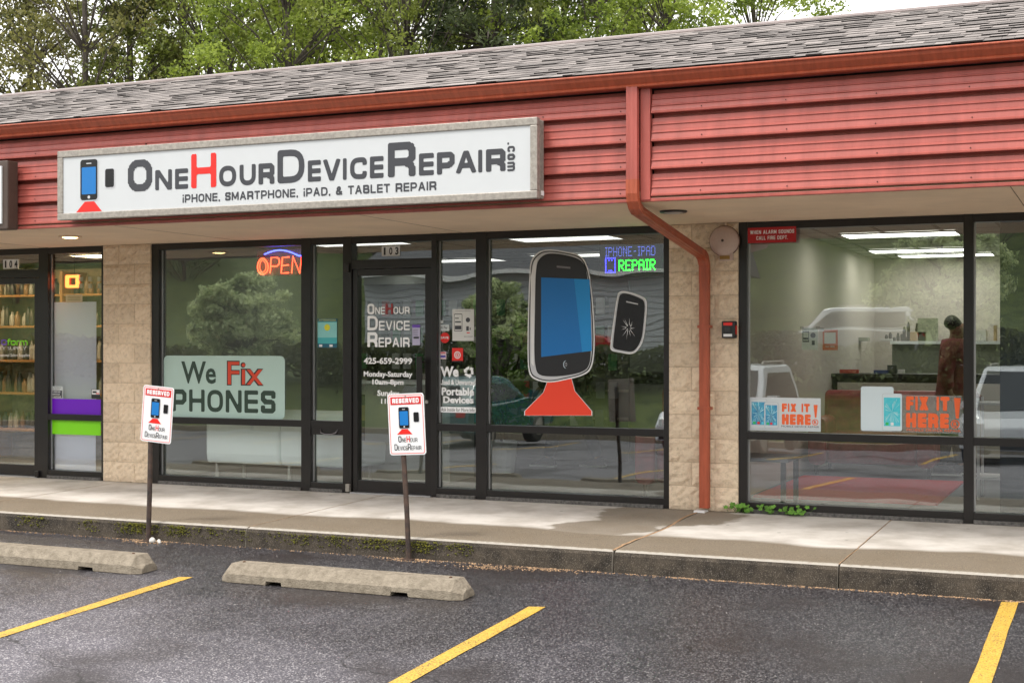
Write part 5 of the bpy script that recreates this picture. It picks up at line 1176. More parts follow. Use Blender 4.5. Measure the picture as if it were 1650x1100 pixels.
# merchandise wall with hanging cases
rack = thing('accessory_rack', (-3.0, 4.4, 0), 'tall dark slatted rack for phone accessories seen through the door', 'display rack')
MB().box(-5.7, -1.9, 4.45, 4.50, 0, 2.2).build('panel', M('slat_grey', (.10, .10, .10), .6), rack)
for z_ in np.arange(.5, 2.2, .34): MB().box(-5.7, -1.9, 4.43, 4.45, float(z_), float(z_)+.03).build('slat_rail', m_alu, rack)
cases = [M('case_'+n_, c_, .35) for n_, c_ in (('black', (.02, .02, .02)), ('grey', (.25, .25, .26)), ('green', (.05, .25, .10)), ('white', (.6, .6, .58)), ('tan', (.35, .25, .14)), ('red', (.5, .03, .02)), ('teal', (.02, .25, .25)))]
cm = {}
for r_ in range(5):
    for c_ in range(22):
        x_ = -5.55+c_*.165+random.uniform(-.01, .01); z_ = .42+r_*.34; mt = random.choice(cases[:4] if random.random() < .75 else cases)
        if mt.name not in cm:
            m = MB(); m.prism_y(rrect(-.055, .055, 0, .20, .012), -.01, .012); m.box(-.045, .045, -.012, -.010, .02, .12); cm[mt.name] = m.mesh(); cm[mt.name].materials.append(mt)
        o = bpy.data.objects.new('phone_case', cm[mt.name]); COL.objects.link(o); o.location = (x_, 4.40, z_)
        setp(o, 'packaged phone accessory hanging on the rack rails behind the door glass', 'phone case', 'packaged accessories hanging on the rack')
kiosk = thing('kiosk', (-3.5, 1.4, 0), 'pale low display counter behind the narrow window left of the door', 'counter')
MB().box(-3.75, -2.75, 1.3, 1.9, 0, 1.0).build('body', m_wallp, kiosk, bevel=.01); MB().box(-3.78, -2.72, 1.27, 1.93, 1.0, 1.03).build('top', m_bench, kiosk)
PLANT = (-2.75, 2.6)
# wall panels and counter of the right part
cab = thing('service_counter', (-1.4, 4.9, 0), 'grey service counter with dark outlines behind the wide window', 'counter')
MB().box(-2.1, 0.2, 4.7, 5.3, 0, 1.02).build('body', M('counter_grey', (.36, .35, .33), .6), cab); MB().box(-2.15, .22, 4.64, 5.32, 1.02, 1.07).build('top', m_black, cab)
for x_ in (-2.0, -.95): MB().box(x_, x_+.04, 4.685, 4.70, .15, .98).build('edge_strip', m_black, cab)
MB().box(-2.0, -.9, 4.685, 4.7, .94, .98).build('edge_strip', m_black, cab)
wf = thing('wall_frame', (-.6, 7.9, 1.1), 'tall dark framed display panel on the shop back wall', 'display panel')
MB().box(-2.2, -.1, 7.92, 7.98, 1.1, 2.2).build('panel', M('pinboard', (.30, .36, .20), .8), wf)
for a in ((-2.25, -.05, 1.05, 1.1), (-2.25, -.05, 2.2, 2.25), (-2.25, -2.2, 1.1, 2.2), (-.1, -.05, 1.1, 2.2)): MB().box(a[0], a[1], 7.90, 7.98, a[2], a[3]).build('frame', m_black, wf)
tag_ = thing('display_tablet', (-.75, 4.8, 1.07), 'pale tablet stand with bright picture on the service counter', 'tablet')
MB().box(-.9, -.6, 4.80, 4.83, 1.07, 1.47).build('body', m_wallp, tag_, bevel=.02); MB().box(-.84, -.66, 4.79, 4.80, 1.10, 1.24).build('picture', M('app_cyan', (.1, .55, .7), .4), tag_)
m_mar = M('maroon_leather', (.26, .040, .048), .42, var=.3, vscale=7, bump=.3, bscale=9)
def armchair(x, y, w, lab, nm='armchair', cat='armchair', h=.92):
    t = thing(nm, (x+w/2, y+.4, 0), lab, cat)
    MB().box(x+.18, x+w-.18, y+.05, y+.75, .12, .45).build('seat', m_mar, t, bevel=.05)
    MB().prism_x([(y+.62, .2), (y+.66, h-.06), (y+.72, h), (y+.84, h), (y+.92, h-.08), (y+.92, .1)], x+.05, x+w-.05).build('backrest', m_mar, t, bevel=.05)
    for xx in (x, x+w-.2): MB().prism_y(rrect(xx, xx+.2, .10, .62, .08), y, y+.9).build('armrest', m_mar, t, bevel=.02)
    for xx in (x+.08, x+w-.08):
        for y_ in (y+.08, y+.84): MB().tube([(xx, y_, -.01), (xx, y_, .12)], .022, 8).build('leg', m_black, t)
    return t
armchair(-.62, .9, .62, 'maroon leather armchair just behind the right edge of the wide window', h=1.02)


# ---------------------------------------------------------------- inside the right hand shop
armchair(.42, 3.7, 1.35, 'long maroon leather sofa behind the red rug', 'sofa', 'sofa', .90)
MB().box(.42, 2.07, 1.27, 3.5, -.012, .006).build('red_rug', M('rug_red', (.52, .03, .035), .95, var=.15, vscale=30), label='plain red rug on the floor behind the right window', cat='rug')
tb = thing('side_table', (.72, .62, 0), 'low dark side table in the left corner behind the right window', 'table')
MB().box(.36, .95, .35, .95, .40, .43).build('tabletop', M('table_grey', (.12, .12, .13), .3), tb)
for x_ in (.40, .90):
    for y_ in (.40, .90): MB().box(x_-.02, x_+.02, y_-.02, y_+.02, -.01, .40).build('leg', m_black, tb)
sh = thing('wire_shelf', (2.6, 2.2, 0), 'small white shelf unit behind the mullion at the right', 'shelf')
for x_ in (2.36, 2.92):
    for y_ in (1.9, 2.3): MB().tube([(x_, y_, -.01), (x_, y_, .92)], .014, 6).build('post', m_white, sh)
for z_ in (.18, .5, .86): MB().box(2.34, 2.94, 1.88, 2.32, z_, z_+.02).build('shelf', m_white, sh)
MB().box(2.66, 3.6, .45, .50, -.01, 2.6).build('partition_panel', m_navy, label='dark navy partition panel behind the far right window', cat='partition')
desk = thing('reception_desk', (2.5, 5.6, 0), 'long cream reception desk with dark top behind the sofa', 'desk')
m_cr = M('cream_panel', (.50, .47, .40), .6)
MB().box(.36, 5.6, 5.45, 6.1, 0, 1.02).build('body', m_black, desk); MB().box(.34, 5.62, 5.40, 6.12, 1.02, 1.065).build('top', m_black, desk)
for i in range(4): MB().box(.42+i*1.3, 1.60+i*1.3, 5.43, 5.45, .10, .96).build('front_panel', m_cr, desk, bevel=.003)
dc = thing('glass_showcase', (2.6, 7.4, 0), 'pale back counter topped with a glass ledge on the rear wall', 'showcase')
MB().box(.8, 5.6, 7.2, 7.8, 0, 1.42).build('body', M('ledge_grey_green', (.19, .21, .165), .5), dc); MB().box(.78, 5.62, 7.16, 7.82, 1.42, 1.46).build('ledge', m_bench, dc)
bb = thing('black_screen', (1.0, 7.9, 1.5), 'dark olive wall panel at the left of the back wall', 'wall panel')
MB().box(*rect(1200, 1266, 508, 560, 8.4)[:2], 8.4, 8.45, 1.3, rect(1200, 1266, 508, 560, 8.4)[3]).build('panel', M('olive', (.10, .12, .05), .6), bb)
# bucket of wipes, extinguisher, taped sheets, papers
def Zt(px, py, Y): return at(px, py, Y)
x_, z_ = Zt(1319, 602, 5.7)
bk = thing('wipes_bucket', (x_, 5.7, 1.065), 'white lidded bucket with printed label on the reception desk', 'bucket')
m = MB(); m.lathe([(.001, 0), (.125, 0), (.145, .24), (.001, .24)], (x_, 5.7, 1.066), 20); m.build('body', M('bucket_white', (.7, .7, .66), .5), bk, smooth=False)
m = MB(); m.lathe([(.15, .235), (.155, .26), (.15, .275), (.001, .275)], (x_, 5.7, 1.066), 20); m.build('lid', m_white, bk)
MB().box(x_-.07, x_+.08, 5.553, 5.566, 1.10, 1.24).build('label', M('paper'), bk); MB().box(x_-.07, x_+.08, 5.550, 5.5525, 1.215, 1.24).build('label_stripe', M('ochre', (.30, .17, .04), .6), bk)
m = MB(); m.lathe([(.02, 0), (.03, .03), (.01, .05), (.001, .05)], (x_, 5.7, 1.34), 7); m.build('tissue', m_white, bk)
x_, z_ = Zt(1283, 552, 7.3)
fe = thing('fire_extinguisher', (x_, 7.3, 1.46), 'red fire extinguisher with white tag on the back ledge', 'fire extinguisher')
m = MB(); m.lathe([(.001, 0), (.055, .0), (.06, .02), (.06, .24), (.04, .29), (.02, .30), (.02, .33), (.001, .33)], (x_, 7.3, 1.46), 16); m.build('cylinder', m_redv, fe, smooth=True)
MB().box(x_-.04, x_+.05, 7.232, 7.237, 1.52, 1.66).build('label', m_white, fe)
MB().tube([(x_, 7.3, 1.79), (x_-.06, 7.3, 1.80), (x_-.10, 7.29, 1.74), (x_-.10, 7.27, 1.6), (x_-.06, 7.25, 1.52)], .012, 7).build('hose', m_black, fe)
MB().box(x_-.02, x_+.10, 7.29, 7.31, 1.79, 1.81).build('lever', m_black, fe)
t, f, sub, txt = card('taped_sheet', 1292, 1318, 528, 563.5, M('taped_paper', (.46, .48, .42), .7), 'grey instruction sheet taped left of the orange framed one', 'poster', Y=DI+.02)
sub('drawing', .05, .45, .35, .85, m_char, 1); sub('drawing', .09, .41, .42, .8, M('taped_paper'), 2); sub('drawing', .1, .4, .46, .56, m_char, 3); flat_poly(circ(*f(.7, .66), .022), DI+.016, 'drawing', m_char, t, th=.0006); sub('drawing', .62, .8, .22, .42, m_char); txt('scan to check in', .12, .9, .9, .95, m_char)
sub('tape', -.12, .12, .94, 1.06, m_alu, 3); sub('tape', .88, 1.12, .94, 1.06, m_alu, 3)
t, f, sub, txt = card('orange_notice', 1325.5, 1350, 531, 564, M('orange_paper', (.40, .10, .03), .6), 'orange framed notice taped on the glass, its code panel blank', 'poster', Y=DI+.02)
sub('blank_panel', .12, .86, .32, .86, M('taped_paper'), 1); txt('PAY HERE', .2, .8, .12, .22, M('taped_paper'), .01, 2); sub('tape', -.2, .1, .92, 1.1, m_alu, 3)
for i, (a, b, c, d, mt, lb) in enumerate(((1255, 1282, 567, 603, 'taped_paper', 'pale notice board standing at the left end of the desk'), (1353, 1384, 595, 601.5, 'red_flyers', 'flat red flyers lying on the reception desk'), (1408, 1434, 596, 602, 'blue_keyboard', 'blue and black stapler set on the reception desk'), (1447, 1458, 595, 602, 'white_card', 'small white card standing on the reception desk'), (1430, 1445, 588, 602, 'pen_cup', 'wire cup of pens on the reception desk'))):
    x0, x1, z0, z1 = rect(a, b, c, d, 5.6); z0 = 1.066; z1 = max(z1, z0+.02)
    MB().box(x0, x1, 5.58, 5.62, z0, z1).build({0: 'notice_stand', 1: 'flyers', 2: 'stapler', 3: 'desk_card', 4: 'pen_cup'}[i], M(mt, {0: (.46, .48, .42), 1: (.5, .05, .04), 2: (.03, .05, .2), 3: (.65, .65, .62), 4: (.04, .05, .04)}[i], .5), label=lb, cat='desk item', bevel=.004)
for i, (a, b, h_) in enumerate(((1360, 1400, .05), (1420, 1440, .03), (1468, 1494, .12), (1480, 1510, .30), (1555, 1590, .14), (1602, 1606, .2))):
    x0, x1, _, _ = rect(a, b, 540, 545, 7.4)
    MB().box(x0, x1, 7.3, 7.5, 1.461, 1.461+h_).build('supply_box', M('box_'+str(i % 3), ((.30, .32, .22), (.5, .5, .45), (.35, .25, .12))[i % 3], .6), label=['low flat olive parcel on the back ledge', 'thin pale parcel on the back ledge', 'small tan carton on the back ledge', 'taller olive carton on the back ledge behind the person', 'pale carton on the back ledge near the mullion', 'narrow tan carton at the end of the back ledge'][i], cat='box', bevel=.004)

mon = thing('monitor', (3.2, 5.75, 1.065), 'black flat monitor on the reception desk right of the mullion', 'monitor')
MB().box(2.95, 3.45, 5.74, 5.77, 1.18, 1.50).build('screen', m_black, mon, bevel=.006); MB().box(3.17, 3.23, 5.75, 5.79, 1.07, 1.25).build('stem', m_black, mon); MB().box(3.08, 3.32, 5.68, 5.86, 1.066, 1.08).build('foot', m_black, mon)
for i, (px, w_, h_, lb) in enumerate(((1478, .32, .26, 'patterned craft board leaning on the back ledge'), (1448, .30, .12, 'low row of small figures on the back ledge'))):
    x_ = at(px, 530, 7.4)[0]; q = MB()
    for k_ in range(7): q.lathe([(.001, 0), (.02, 0), (.022, h_*.5*(1+.4*math.sin(k_*2))), (.012, h_*(.7+.3*math.sin(k_*2.3))), (.001, h_*(.75+.3*math.sin(k_*2.3)))], (x_-w_/2+w_*k_/6, 7.35, 1.461), 7)
    q.build('ornaments', M('ornament_dark', (.10, .09, .06), .6), label=lb, cat='ornament')

# ---------------------------------------------------------------- unit 104 shelves
rk = thing('salon_shelving', (-7.6, 1.8, 0), 'wooden salon product shelving behind the 104 door', 'shelving')
MB().box(-10.6, -6.95, 2.12, 2.14, 0, 2.35).build('back_panel', M('tan_board', (.30, .22, .13), .7, var=.2, vscale=12), rk)
m_wood = M('amber_wood', (.35, .17, .05), .5, var=.2, vscale=9)
for z_ in (.35, .8, 1.2, 1.62, 2.0): MB().box(-10.6, -6.95, 1.7, 2.1, z_, z_+.025).build('shelf', m_wood, rk)
for x_ in (-10.6, -9.4, -8.2, -7.0): MB().box(x_, x_+.04, 1.68, 2.12, 0, 2.3).build('upright', m_wood, rk)
bmz = []
for i, c_ in enumerate(((.30, .28, .25), (.05, .04, .03), (.22, .12, .05), (.04, .04, .04), (.36, .34, .30))):
    m = MB(); m.lathe([(.001, 0), (.035, 0), (.038, .02), (.036, .15), (.018, .18), (.016, .22), (.001, .22)], (0, 0, 0), 10); me = m.mesh(); me.materials.append(M('bottle_'+str(i), c_, .35)); me.shade_smooth(); bmz.append(me)
for z_ in (.375, .825, 1.225, 1.645, 2.025):
    x_ = -9.9
    while x_ < -7.1:
        o = bpy.data.objects.new('bottle', random.choice(bmz)); COL.objects.link(o); o.location = (x_, 1.82+random.uniform(0, .1), z_); o.scale = (1, 1, random.uniform(.7, 1.2))
        setp(o, 'salon product bottle on the wooden shelves behind the 104 door', 'bottle', 'bottles on the salon shelving'); x_ += random.uniform(.07, .10)

# ---------------------------------------------------------------- people in the shops
def skin(name, V, E, Rr, mat, par, lv=2):
    me = bpy.data.meshes.new(name); me.from_pydata(V, E, []); me.materials.append(mat)
    o = bpy.data.objects.new(name, me); COL.objects.link(o); o.parent = par; ORI[o.name] = ORI[par.name]
    o.modifiers.new('skin', 'SKIN'); me.skin_vertices or None
    for i, sv in enumerate(me.skin_vertices[0].data):
        r = Rr[i]; sv.radius = (r, r) if not isinstance(r, tuple) else r; sv.use_root = (i == 0)
    s = o.modifiers.new('sub', 'SUBSURF'); s.levels = lv; s.render_levels = lv; me.shade_smooth() if hasattr(me, 'shade_smooth') else None
    o.modifiers['skin'].use_smooth_shade = True
    return o
m_skin = M('skin', (.28, .15, .10), .55); m_hair = M('hair', (.012, .009, .007), .6); m_shoe = M('shoe_dark', (.03, .03, .035), .6)
def person(loc, face, lab, shirt, pants, stride=.0, arm=.0, lean=0.0, hair_long=False, hoodie=False):
    """built facing +x in local space, then turned"""
    t = thing('person', loc, lab, 'person'); t.rotation_euler = (0, 0, face)
    hz = .92; sh_ = 1.40; k = lean
    fx, bxx = stride, -stride
    hipL, hipR = (0, .09, .86), (0, -.09, .86)
    # body: pelvis, chest, neck, head, arms, hands, legs in one skin
    V = [(0, 0, .93), (.02+k*.3, 0, 1.12), (.01+k*.6, 0, 1.32), (0.0+k*.8, 0, 1.42), (.02+k, 0, 1.47), (.035+k*1.1, 0, 1.52), (.05+k*1.2, 0, 1.585), (.04+k*1.2, 0, 1.65)]
    E = [(i, i+1) for i in range(7)]; Rr = [.12, .115, .13, .085, .066, .085, .115, .085]
    for s_ in (1, -1):
        n = len(V); sw = arm*s_; V += [(k*.7, s_*.17, 1.38), (k*.7-.02+sw*.4, s_*.215, 1.12), (k*.7+.10+sw, s_*.22, .90), (k*.7+.14+sw*1.1, s_*.21, .84)]; E += [(2, n), (n, n+1), (n+1, n+2), (n+2, n+3)]; Rr += [.055, .042, .027, .03]
        n2 = len(V); hx, hy, hzz = V[n+3]
        for q in range(4):
            V += [(hx+.02, hy+(q-1.5)*.018, hzz-.04), (hx+.03, hy+(q-1.5)*.018, hzz-.085-.008*(q in (1, 2)))]; E += [(n+3, n2+2*q), (n2+2*q, n2+2*q+1)]; Rr += [.0095, .008]
        n3 = len(V); V += [(hx+.045, hy-s_*.02, hzz-.02)]; E += [(n+3, n3)]; Rr += [.010]
        n = len(V); lx = stride*s_; V += [(0, s_*.09, .86), (lx*.55+.02, s_*.095, .48), (lx, s_*.095, .09), (lx+.10, s_*.10, .045)]; E += [(0, n), (n, n+1), (n+1, n+2), (n+2, n+3)]; Rr += [.09, .058, .04, .035]
    skin('body', V, E, Rr, m_skin, t, 2)
    # clothes
    V = [(0, 0, .90), (.02+k*.3, 0, 1.12), (.01+k*.6, 0, 1.36), (k*.7, 0, 1.47), (0, 0, .82)]; E = [(0, 1), (1, 2), (2, 3), (0, 4)]; Rr = [.18, .17, .19, .13, .17]
    for s_ in (1, -1):
        sw = arm*s_; n = len(V); V += [(k*.7, s_*.19, 1.40), (k*.7-.02+sw*.4, s_*.235, 1.12), (k*.7+.09+sw, s_*.24, .92)]; E += [(2, n), (n, n+1), (n+1, n+2)]; Rr += [.11, .085, .062]
    skin('shirt', V, E, Rr, shirt, t, 2)
    V = [(0, 0, .95)]; E = []; Rr = [.175]
    for s_ in (1, -1):
        lx = stride*s_; n = len(V); V += [(0, s_*.09, .82), (lx*.55+.02, s_*.1, .48), (lx, s_*.1, .10)]; E += [(0, n), (n, n+1), (n+1, n+2)]; Rr += [.13, .092, .07]
    skin('trousers', V, E, Rr, pants, t, 2)
    for s_ in (1, -1):
        lx = stride*s_; q = MB()
        q.prism_y([(lx-.08, .001), (lx+.20, .001), (lx+.21, .03), (lx+.12, .07), (lx+.04, .11), (lx-.07, .11), (lx-.09, .04)], s_*.10-.042, s_*.10+.042)
        sh1 = link('shoe', q.mesh(), m_shoe, t, world=False); bmod = sh1.modifiers.new('bevel', 'BEVEL'); bmod.width = .015; bmod.segments = 2
        q = MB(); q.prism_y([(lx-.095, 0), (lx+.215, 0), (lx+.215, .02), (lx-.095, .02)], s_*.10-.045, s_*.10+.045); link('sole', q.mesh(), m_white, t, world=False)
    V = [(-.03+k*1.2, 0, 1.56), (-.005+k*1.2, 0, 1.65), (.055+k*1.2, 0, 1.695)]; E = [(0, 1), (1, 2)]; Rr = [.115, .125, .09]
    if hair_long: V += [(-.07+k*1.1, 0, 1.50), (-.09+k, 0, 1.38)]; E += [(0, 3), (3, 4)]; Rr += [.085, .06]
    skin('hair', V, E, Rr, m_hair, t, 2)
    hx = .05+k*1.2
    q = MB(); q.prism_y([(hx+.07, 1.56), (hx+.125, 1.552), (hx+.108, 1.605), (hx+.075, 1.615)], -.014, .014); link('nose', q.mesh(), m_skin, t, world=False)
    for s_ in (1, -1):
        q = MB(); q.lathe([(.001, .004), (.010, .003), (.011, 0)], (hx+.088, s_*.032, 1.605), 8, 'x'); link('eye', q.mesh(), m_black, t, world=False)
        q = MB(); q.lathe([(.001, -.008), (.022, -.006), (.024, .006), (.001, .008)], (hx-.01, s_*.098, 1.585), 8, 'y'); link('ear', q.mesh(), m_skin, t, world=False)
    q = MB(); q.box(hx+.082, hx+.090, -.022, .022, 1.526, 1.534); link('mouth', q.mesh(), M('lip', (.2, .06, .05), .5), t, world=False)
    return t
person((1.86, 4.25, 0), rad(5), 'person in maroon hooded top and jeans walking right behind the right window', M('maroon_cloth', (.15, .03, .03), .9, var=.3, vscale=12), M('jeans', (.02, .03, .06), .85, var=.2, vscale=14), .10, .12, .03)
person((-2.25, 3.5, 0), rad(178), 'person in black top and dark jeans walking left behind the phone decal', M('black_cloth', (.015, .015, .016), .9), M('jeans'), .27, .2, .04, True)

# ---------------------------------------------------------------- plants and trees
def leaf_mesh(name, C, size, mats, seed, stretch=1.5, midx=None):
    """C: Nx3 centres -> one mesh of bent leaf quads"""
    r = np.random.default_rng(seed); n = len(C)
    d = r.normal(size=(n, 3)); d /= np.linalg.norm(d, axis=1, keepdims=True)
    e = r.normal(size=(n, 3)); e -= d*(e*d).sum(1, keepdims=True); e /= np.linalg.norm(e, axis=1, keepdims=True)
    s = size*r.uniform(.6, 1.3, (n, 1)); a = d*s*stretch/2; b = e*s/2
    v = np.stack([C-a, C-b*.9+a*.1, C+a, C+b*.9+a*.1], 1).reshape(-1, 3)
    me = bpy.data.meshes.new(name); me.vertices.add(4*n); me.vertices.foreach_set('co', v.astype('f').ravel())
    me.loops.add(4*n); me.loops.foreach_set('vertex_index', np.arange(4*n, dtype='i'))
    me.polygons.add(n); me.polygons.foreach_set('loop_start', np.arange(0, 4*n, 4, dtype='i')); me.polygons.foreach_set('loop_total', np.full(n, 4, 'i'))
    me.update(); me.validate()
    for m_ in mats: me.materials.append(m_)
    return me
def grow(seed, height, crown_r, base_frac=.25, nclump=150, leaves=26000, clump_r=.55, twigs=True, conif=False, lf=.075, stretch=1.5):
    r = random.Random(seed); rn = np.random.default_rng(seed)
    q = MB(); lean = (r.uniform(-.04, .04), r.uniform(-.04, .04))
    tp = [(lean[0]*z*height+.12*math.sin(z*5+seed), lean[1]*z*height+.1*math.sin(z*4+seed*2), z*height) for z in [i/9 for i in range(10)]]
    r0 = .022*height*.5
    q.tube(tp, [r0*(1-.85*i/9)+.012 for i in range(10)], 8)
    ctr = []
    for i in range(nclump):
        u = r.random()**.8; z = height*(base_frac+(1-base_frac)*u)
        if conif: rad_ = crown_r*(1-u)**.8*(.35+.65*r.random())+.1
        else: rad_ = crown_r*math.sqrt(max(.05, 1-(2*u-.9)**2*.85))*math.sqrt(r.random())
        a = r.uniform(0, 2*PI); j = min(9, int(z/height*9)); p0 = tp[max(0, j-(1 if not conif else 0))]
        c = Vector((tp[j][0]+rad_*math.cos(a), tp[j][1]+rad_*math.sin(a), z+(r.uniform(-.3, .3) if not conif else -.25*rad_))); ctr.append(c)
        if twigs and (i % 2 == 0 or conif) and rad_ > .25:
            P0 = Vector(p0); mid = P0.lerp(c, .5)+Vector((r.uniform(-.15, .15), r.uniform(-.15, .15), r.uniform(-.05, .25)))
            w_ = .012+.028*rad_/crown_r*(1-u*.6); q.tube([P0, mid, c], [w_*1.5, w_, .006], 5, cap=False)
    ctr = np.array(ctr); pick = rn.integers(0, nclump, leaves); rr = clump_r*rn.uniform(.6, 1.2, nclump)[pick]
    off = rn.normal(size=(leaves, 3)); off /= np.linalg.norm(off, axis=1, keepdims=True); off *= (rn.random((leaves, 1))**.5)*rr[:, None]; off[:, 2] *= .7
    C = ctr[pick]+off
    return q.mesh(), leaf_mesh('crown', C, lf, [], seed, stretch)
m_bark = M('bark', (.075, .062, .05), .95, var=.4, vscale=9, bump=1, bscale=18)
lm = {'olive': leaf_mat('olive_leaf', (.07, .08, .02), (.34, .32, .10)), 'bright': leaf_mat('bright_leaf', (.10, .15, .02), (.42, .52, .08)), 'mid': leaf_mat('mid_leaf', (.09, .12, .02), (.38, .44, .09)), 'dark': leaf_mat('dark_leaf', (.07, .09, .02), (.28, .31, .08)), 'hill': leaf_mat('hill_leaf', (.03, .045, .015), (.14, .16, .05)), 'fir': leaf_mat('fir_leaf', (.02, .035, .012), (.11, .14, .05)), 'bloom': leaf_mat('bloom_leaf', (.06, .14, .02), (.80, .86, .50))}
cache = {}
def tree(kind, mat, x, y, z, sc, rot, lab, group=None, cat='tree', nm='tree'):
    if (kind, mat) not in cache:
        if kind not in cache: cache[kind] = grow(**kind_args[kind])
        tm, cm_ = cache[kind]; tm2, cm2 = tm.copy(), cm_.copy(); tm2.materials.append(m_bark); cm2.materials.append(lm[mat]); cache[(kind, mat)] = (tm2, cm2)
    tm, cm_ = cache[(kind, mat)]
    t = thing(nm, (x, y, z), lab, cat, group); t.rotation_euler = (0, 0, rot); t.scale = (sc, sc, sc)
    for n_, me in (('trunk', tm), ('crown', cm_)):
        o = bpy.data.objects.new(n_, me); COL.objects.link(o); o.parent = t
    return t
kind_args = {
 'tallA': dict(seed=11, height=15, crown_r=3.6, base_frac=.22, nclump=205, leaves=19500, clump_r=.55, lf=.082),
 'tallB': dict(seed=23, height=14, crown_r=3.3, base_frac=.2, nclump=180, leaves=17500, clump_r=.55, lf=.082),
 'tallC': dict(seed=37, height=12.5, crown_r=3.0, base_frac=.2, nclump=180, leaves=22500, clump_r=.52, lf=.075),
 'fir': dict(seed=5, height=16, crown_r=2.8, base_frac=.2, nclump=300, leaves=24000, clump_r=.40, conif=True, lf=.06, stretch=2.6),
 'small': dict(seed=8, height=4.0, crown_r=1.5, base_frac=.42, nclump=130, leaves=16000, clump_r=.30, lf=.075, stretch=2.0),
}
bgt = [  # px of the trunk, distance behind the wall, kind, leaf, scale
 (45, 21, 'tallA', 'olive', 1.0, 'olive leaved tree at the far left above the roof'),
 (135, 17, 'tallB', 'olive', 1.0, 'slender olive tree with bare dark trunk, left above the roof'),
 (225, 19, 'fir', 'dark', .95, 'dense dark trunked tree rising over the left end of the sign'),
 (340, 20, 'tallA', 'mid', .95, 'mid green airy tree over the middle of the sign'),
 (455, 18, 'tallC', 'bright', 1.02, 'bright green tree left of the forked dark trunk'),
 (560, 21, 'tallB', 'mid', 1.1, 'mid green tree with forked dark trunk above the sign'),
 (660, 19, 'tallA', 'mid', .9, 'rounded mid green tree above the right end of the sign'),
 (780, 19, 'fir', 'fir', 1.0, 'dark conifer with reddish trunk above the right end of the sign'),
 (870, 21, 'tallB', 'dark', 1.0, 'dark leafy tree right of the conifer'),
 (960, 20, 'tallC', 'bright', .98, 'yellow green tree left of the rooftop enclosure'),
 (1090, 23, 'tallC', 'bright', 1.0, 'bright airy tree directly over the rooftop enclosure'),
 (1215, 26, 'tallC', 'bright', 1.0, 'rightmost bright green tree whose edge meets the open sky'),
 (-60, 18, 'tallC', 'olive', 1.1, 'olive tree beyond the left edge'), (-180, 22, 'tallA', 'mid', 1.1, 'mid green tree far beyond the left edge'),
]
for i, (px, Y, kd, mt, s_, lb) in enumerate(bgt): tree(kd, mt, at(px, 300, Y)[0], Y, -.25, s_, i*1.7, lb)
for i, (px, Y, kd, mt, s_, lb) in enumerate(((290, 30, 'tallC', 'mid', 1.35, 'far paler tree between the dark trunked tree and the sign centre'), (515, 31, 'tallA', 'mid', 1.1, 'far tree filling the gap left of the forked trunk'), (720, 30, 'tallA', 'dark', 1.1, 'far dark tree just left of the conifer'), (910, 30, 'tallA', 'dark', 1.05, 'far dark tree between conifer and rooftop enclosure'), (400, 29, 'tallB', 'bright', 1.15, 'far light green tree behind the middle of the sign'), (620, 30, 'tallC', 'bright', 1.25, 'far light green tree behind the right end of the sign'), (1010, 30, 'tallC', 'mid', 1.2, 'far mid green tree left of the rooftop enclosure'))):
    tree(kd, mt, at(px, 300, Y)[0], Y, -.25, s_, i*2.3+.5, lb)
tree('fir', 'fir', at(1640, 300, 38)[0], 38, -.25, .80, 1.0, 'small dark conifer tip above the roof at the far right')
# weeds at the foot of the right window
def weed(cx, cy, n, w, lab):
    C = []; q = MB(); r = random.Random(int(cx*100))
    mesh_v = []; mesh_f = []
    for i in range(n):
        x_ = cx+r.gauss(0, w); y_ = cy+r.uniform(-.05, .03); h_ = r.uniform(.02, .075); q.tube([(cx+(x_-cx)*.5, y_+.01, .0), (x_, y_, h_)], .0016, 4)
        a0 = r.uniform(0, 2*PI); R_ = r.uniform(.016, .030); tilt = Vector((r.uniform(-.6, .6), -.8, 1)).normalized(); u_ = tilt.orthogonal().normalized(); v_ = tilt.cross(u_); n0 = len(mesh_v)
        for k_ in range(10): a_ = a0+2*PI*k_/10; rr2 = R_*(1 if k_ % 2 == 0 else .68); mesh_v.append(Vector((x_, y_, h_))+u_*math.cos(a_)*rr2+v_*math.sin(a_)*rr2)
        mesh_f.append(tuple(range(n0, n0+10)))
    t = thing('weed', (cx, cy, 0), lab, 'weed'); q.build('stem', M('stem_green', (.08, .14, .03), .7), t); MB().add(mesh_v, mesh_f).build('leaf_cluster', M('weed_leaf', (.07, .19, .02), .6, col2=(.16, .33, .05), vscale=30, rnd=.3), t, kind='stuff')
weed(.64, -.03, 16, .05, 'leafy green weed at the corner of the pillar and window'); weed(.88, -.04, 18, .05, 'bushier green weed second from the pillar under the window'); weed(1.10, -.04, 22, .075, 'sprawling green weed farthest right under the window'); weed(.55, -.05, 3, .05, 'tiny weed sprig at the pillar foot')

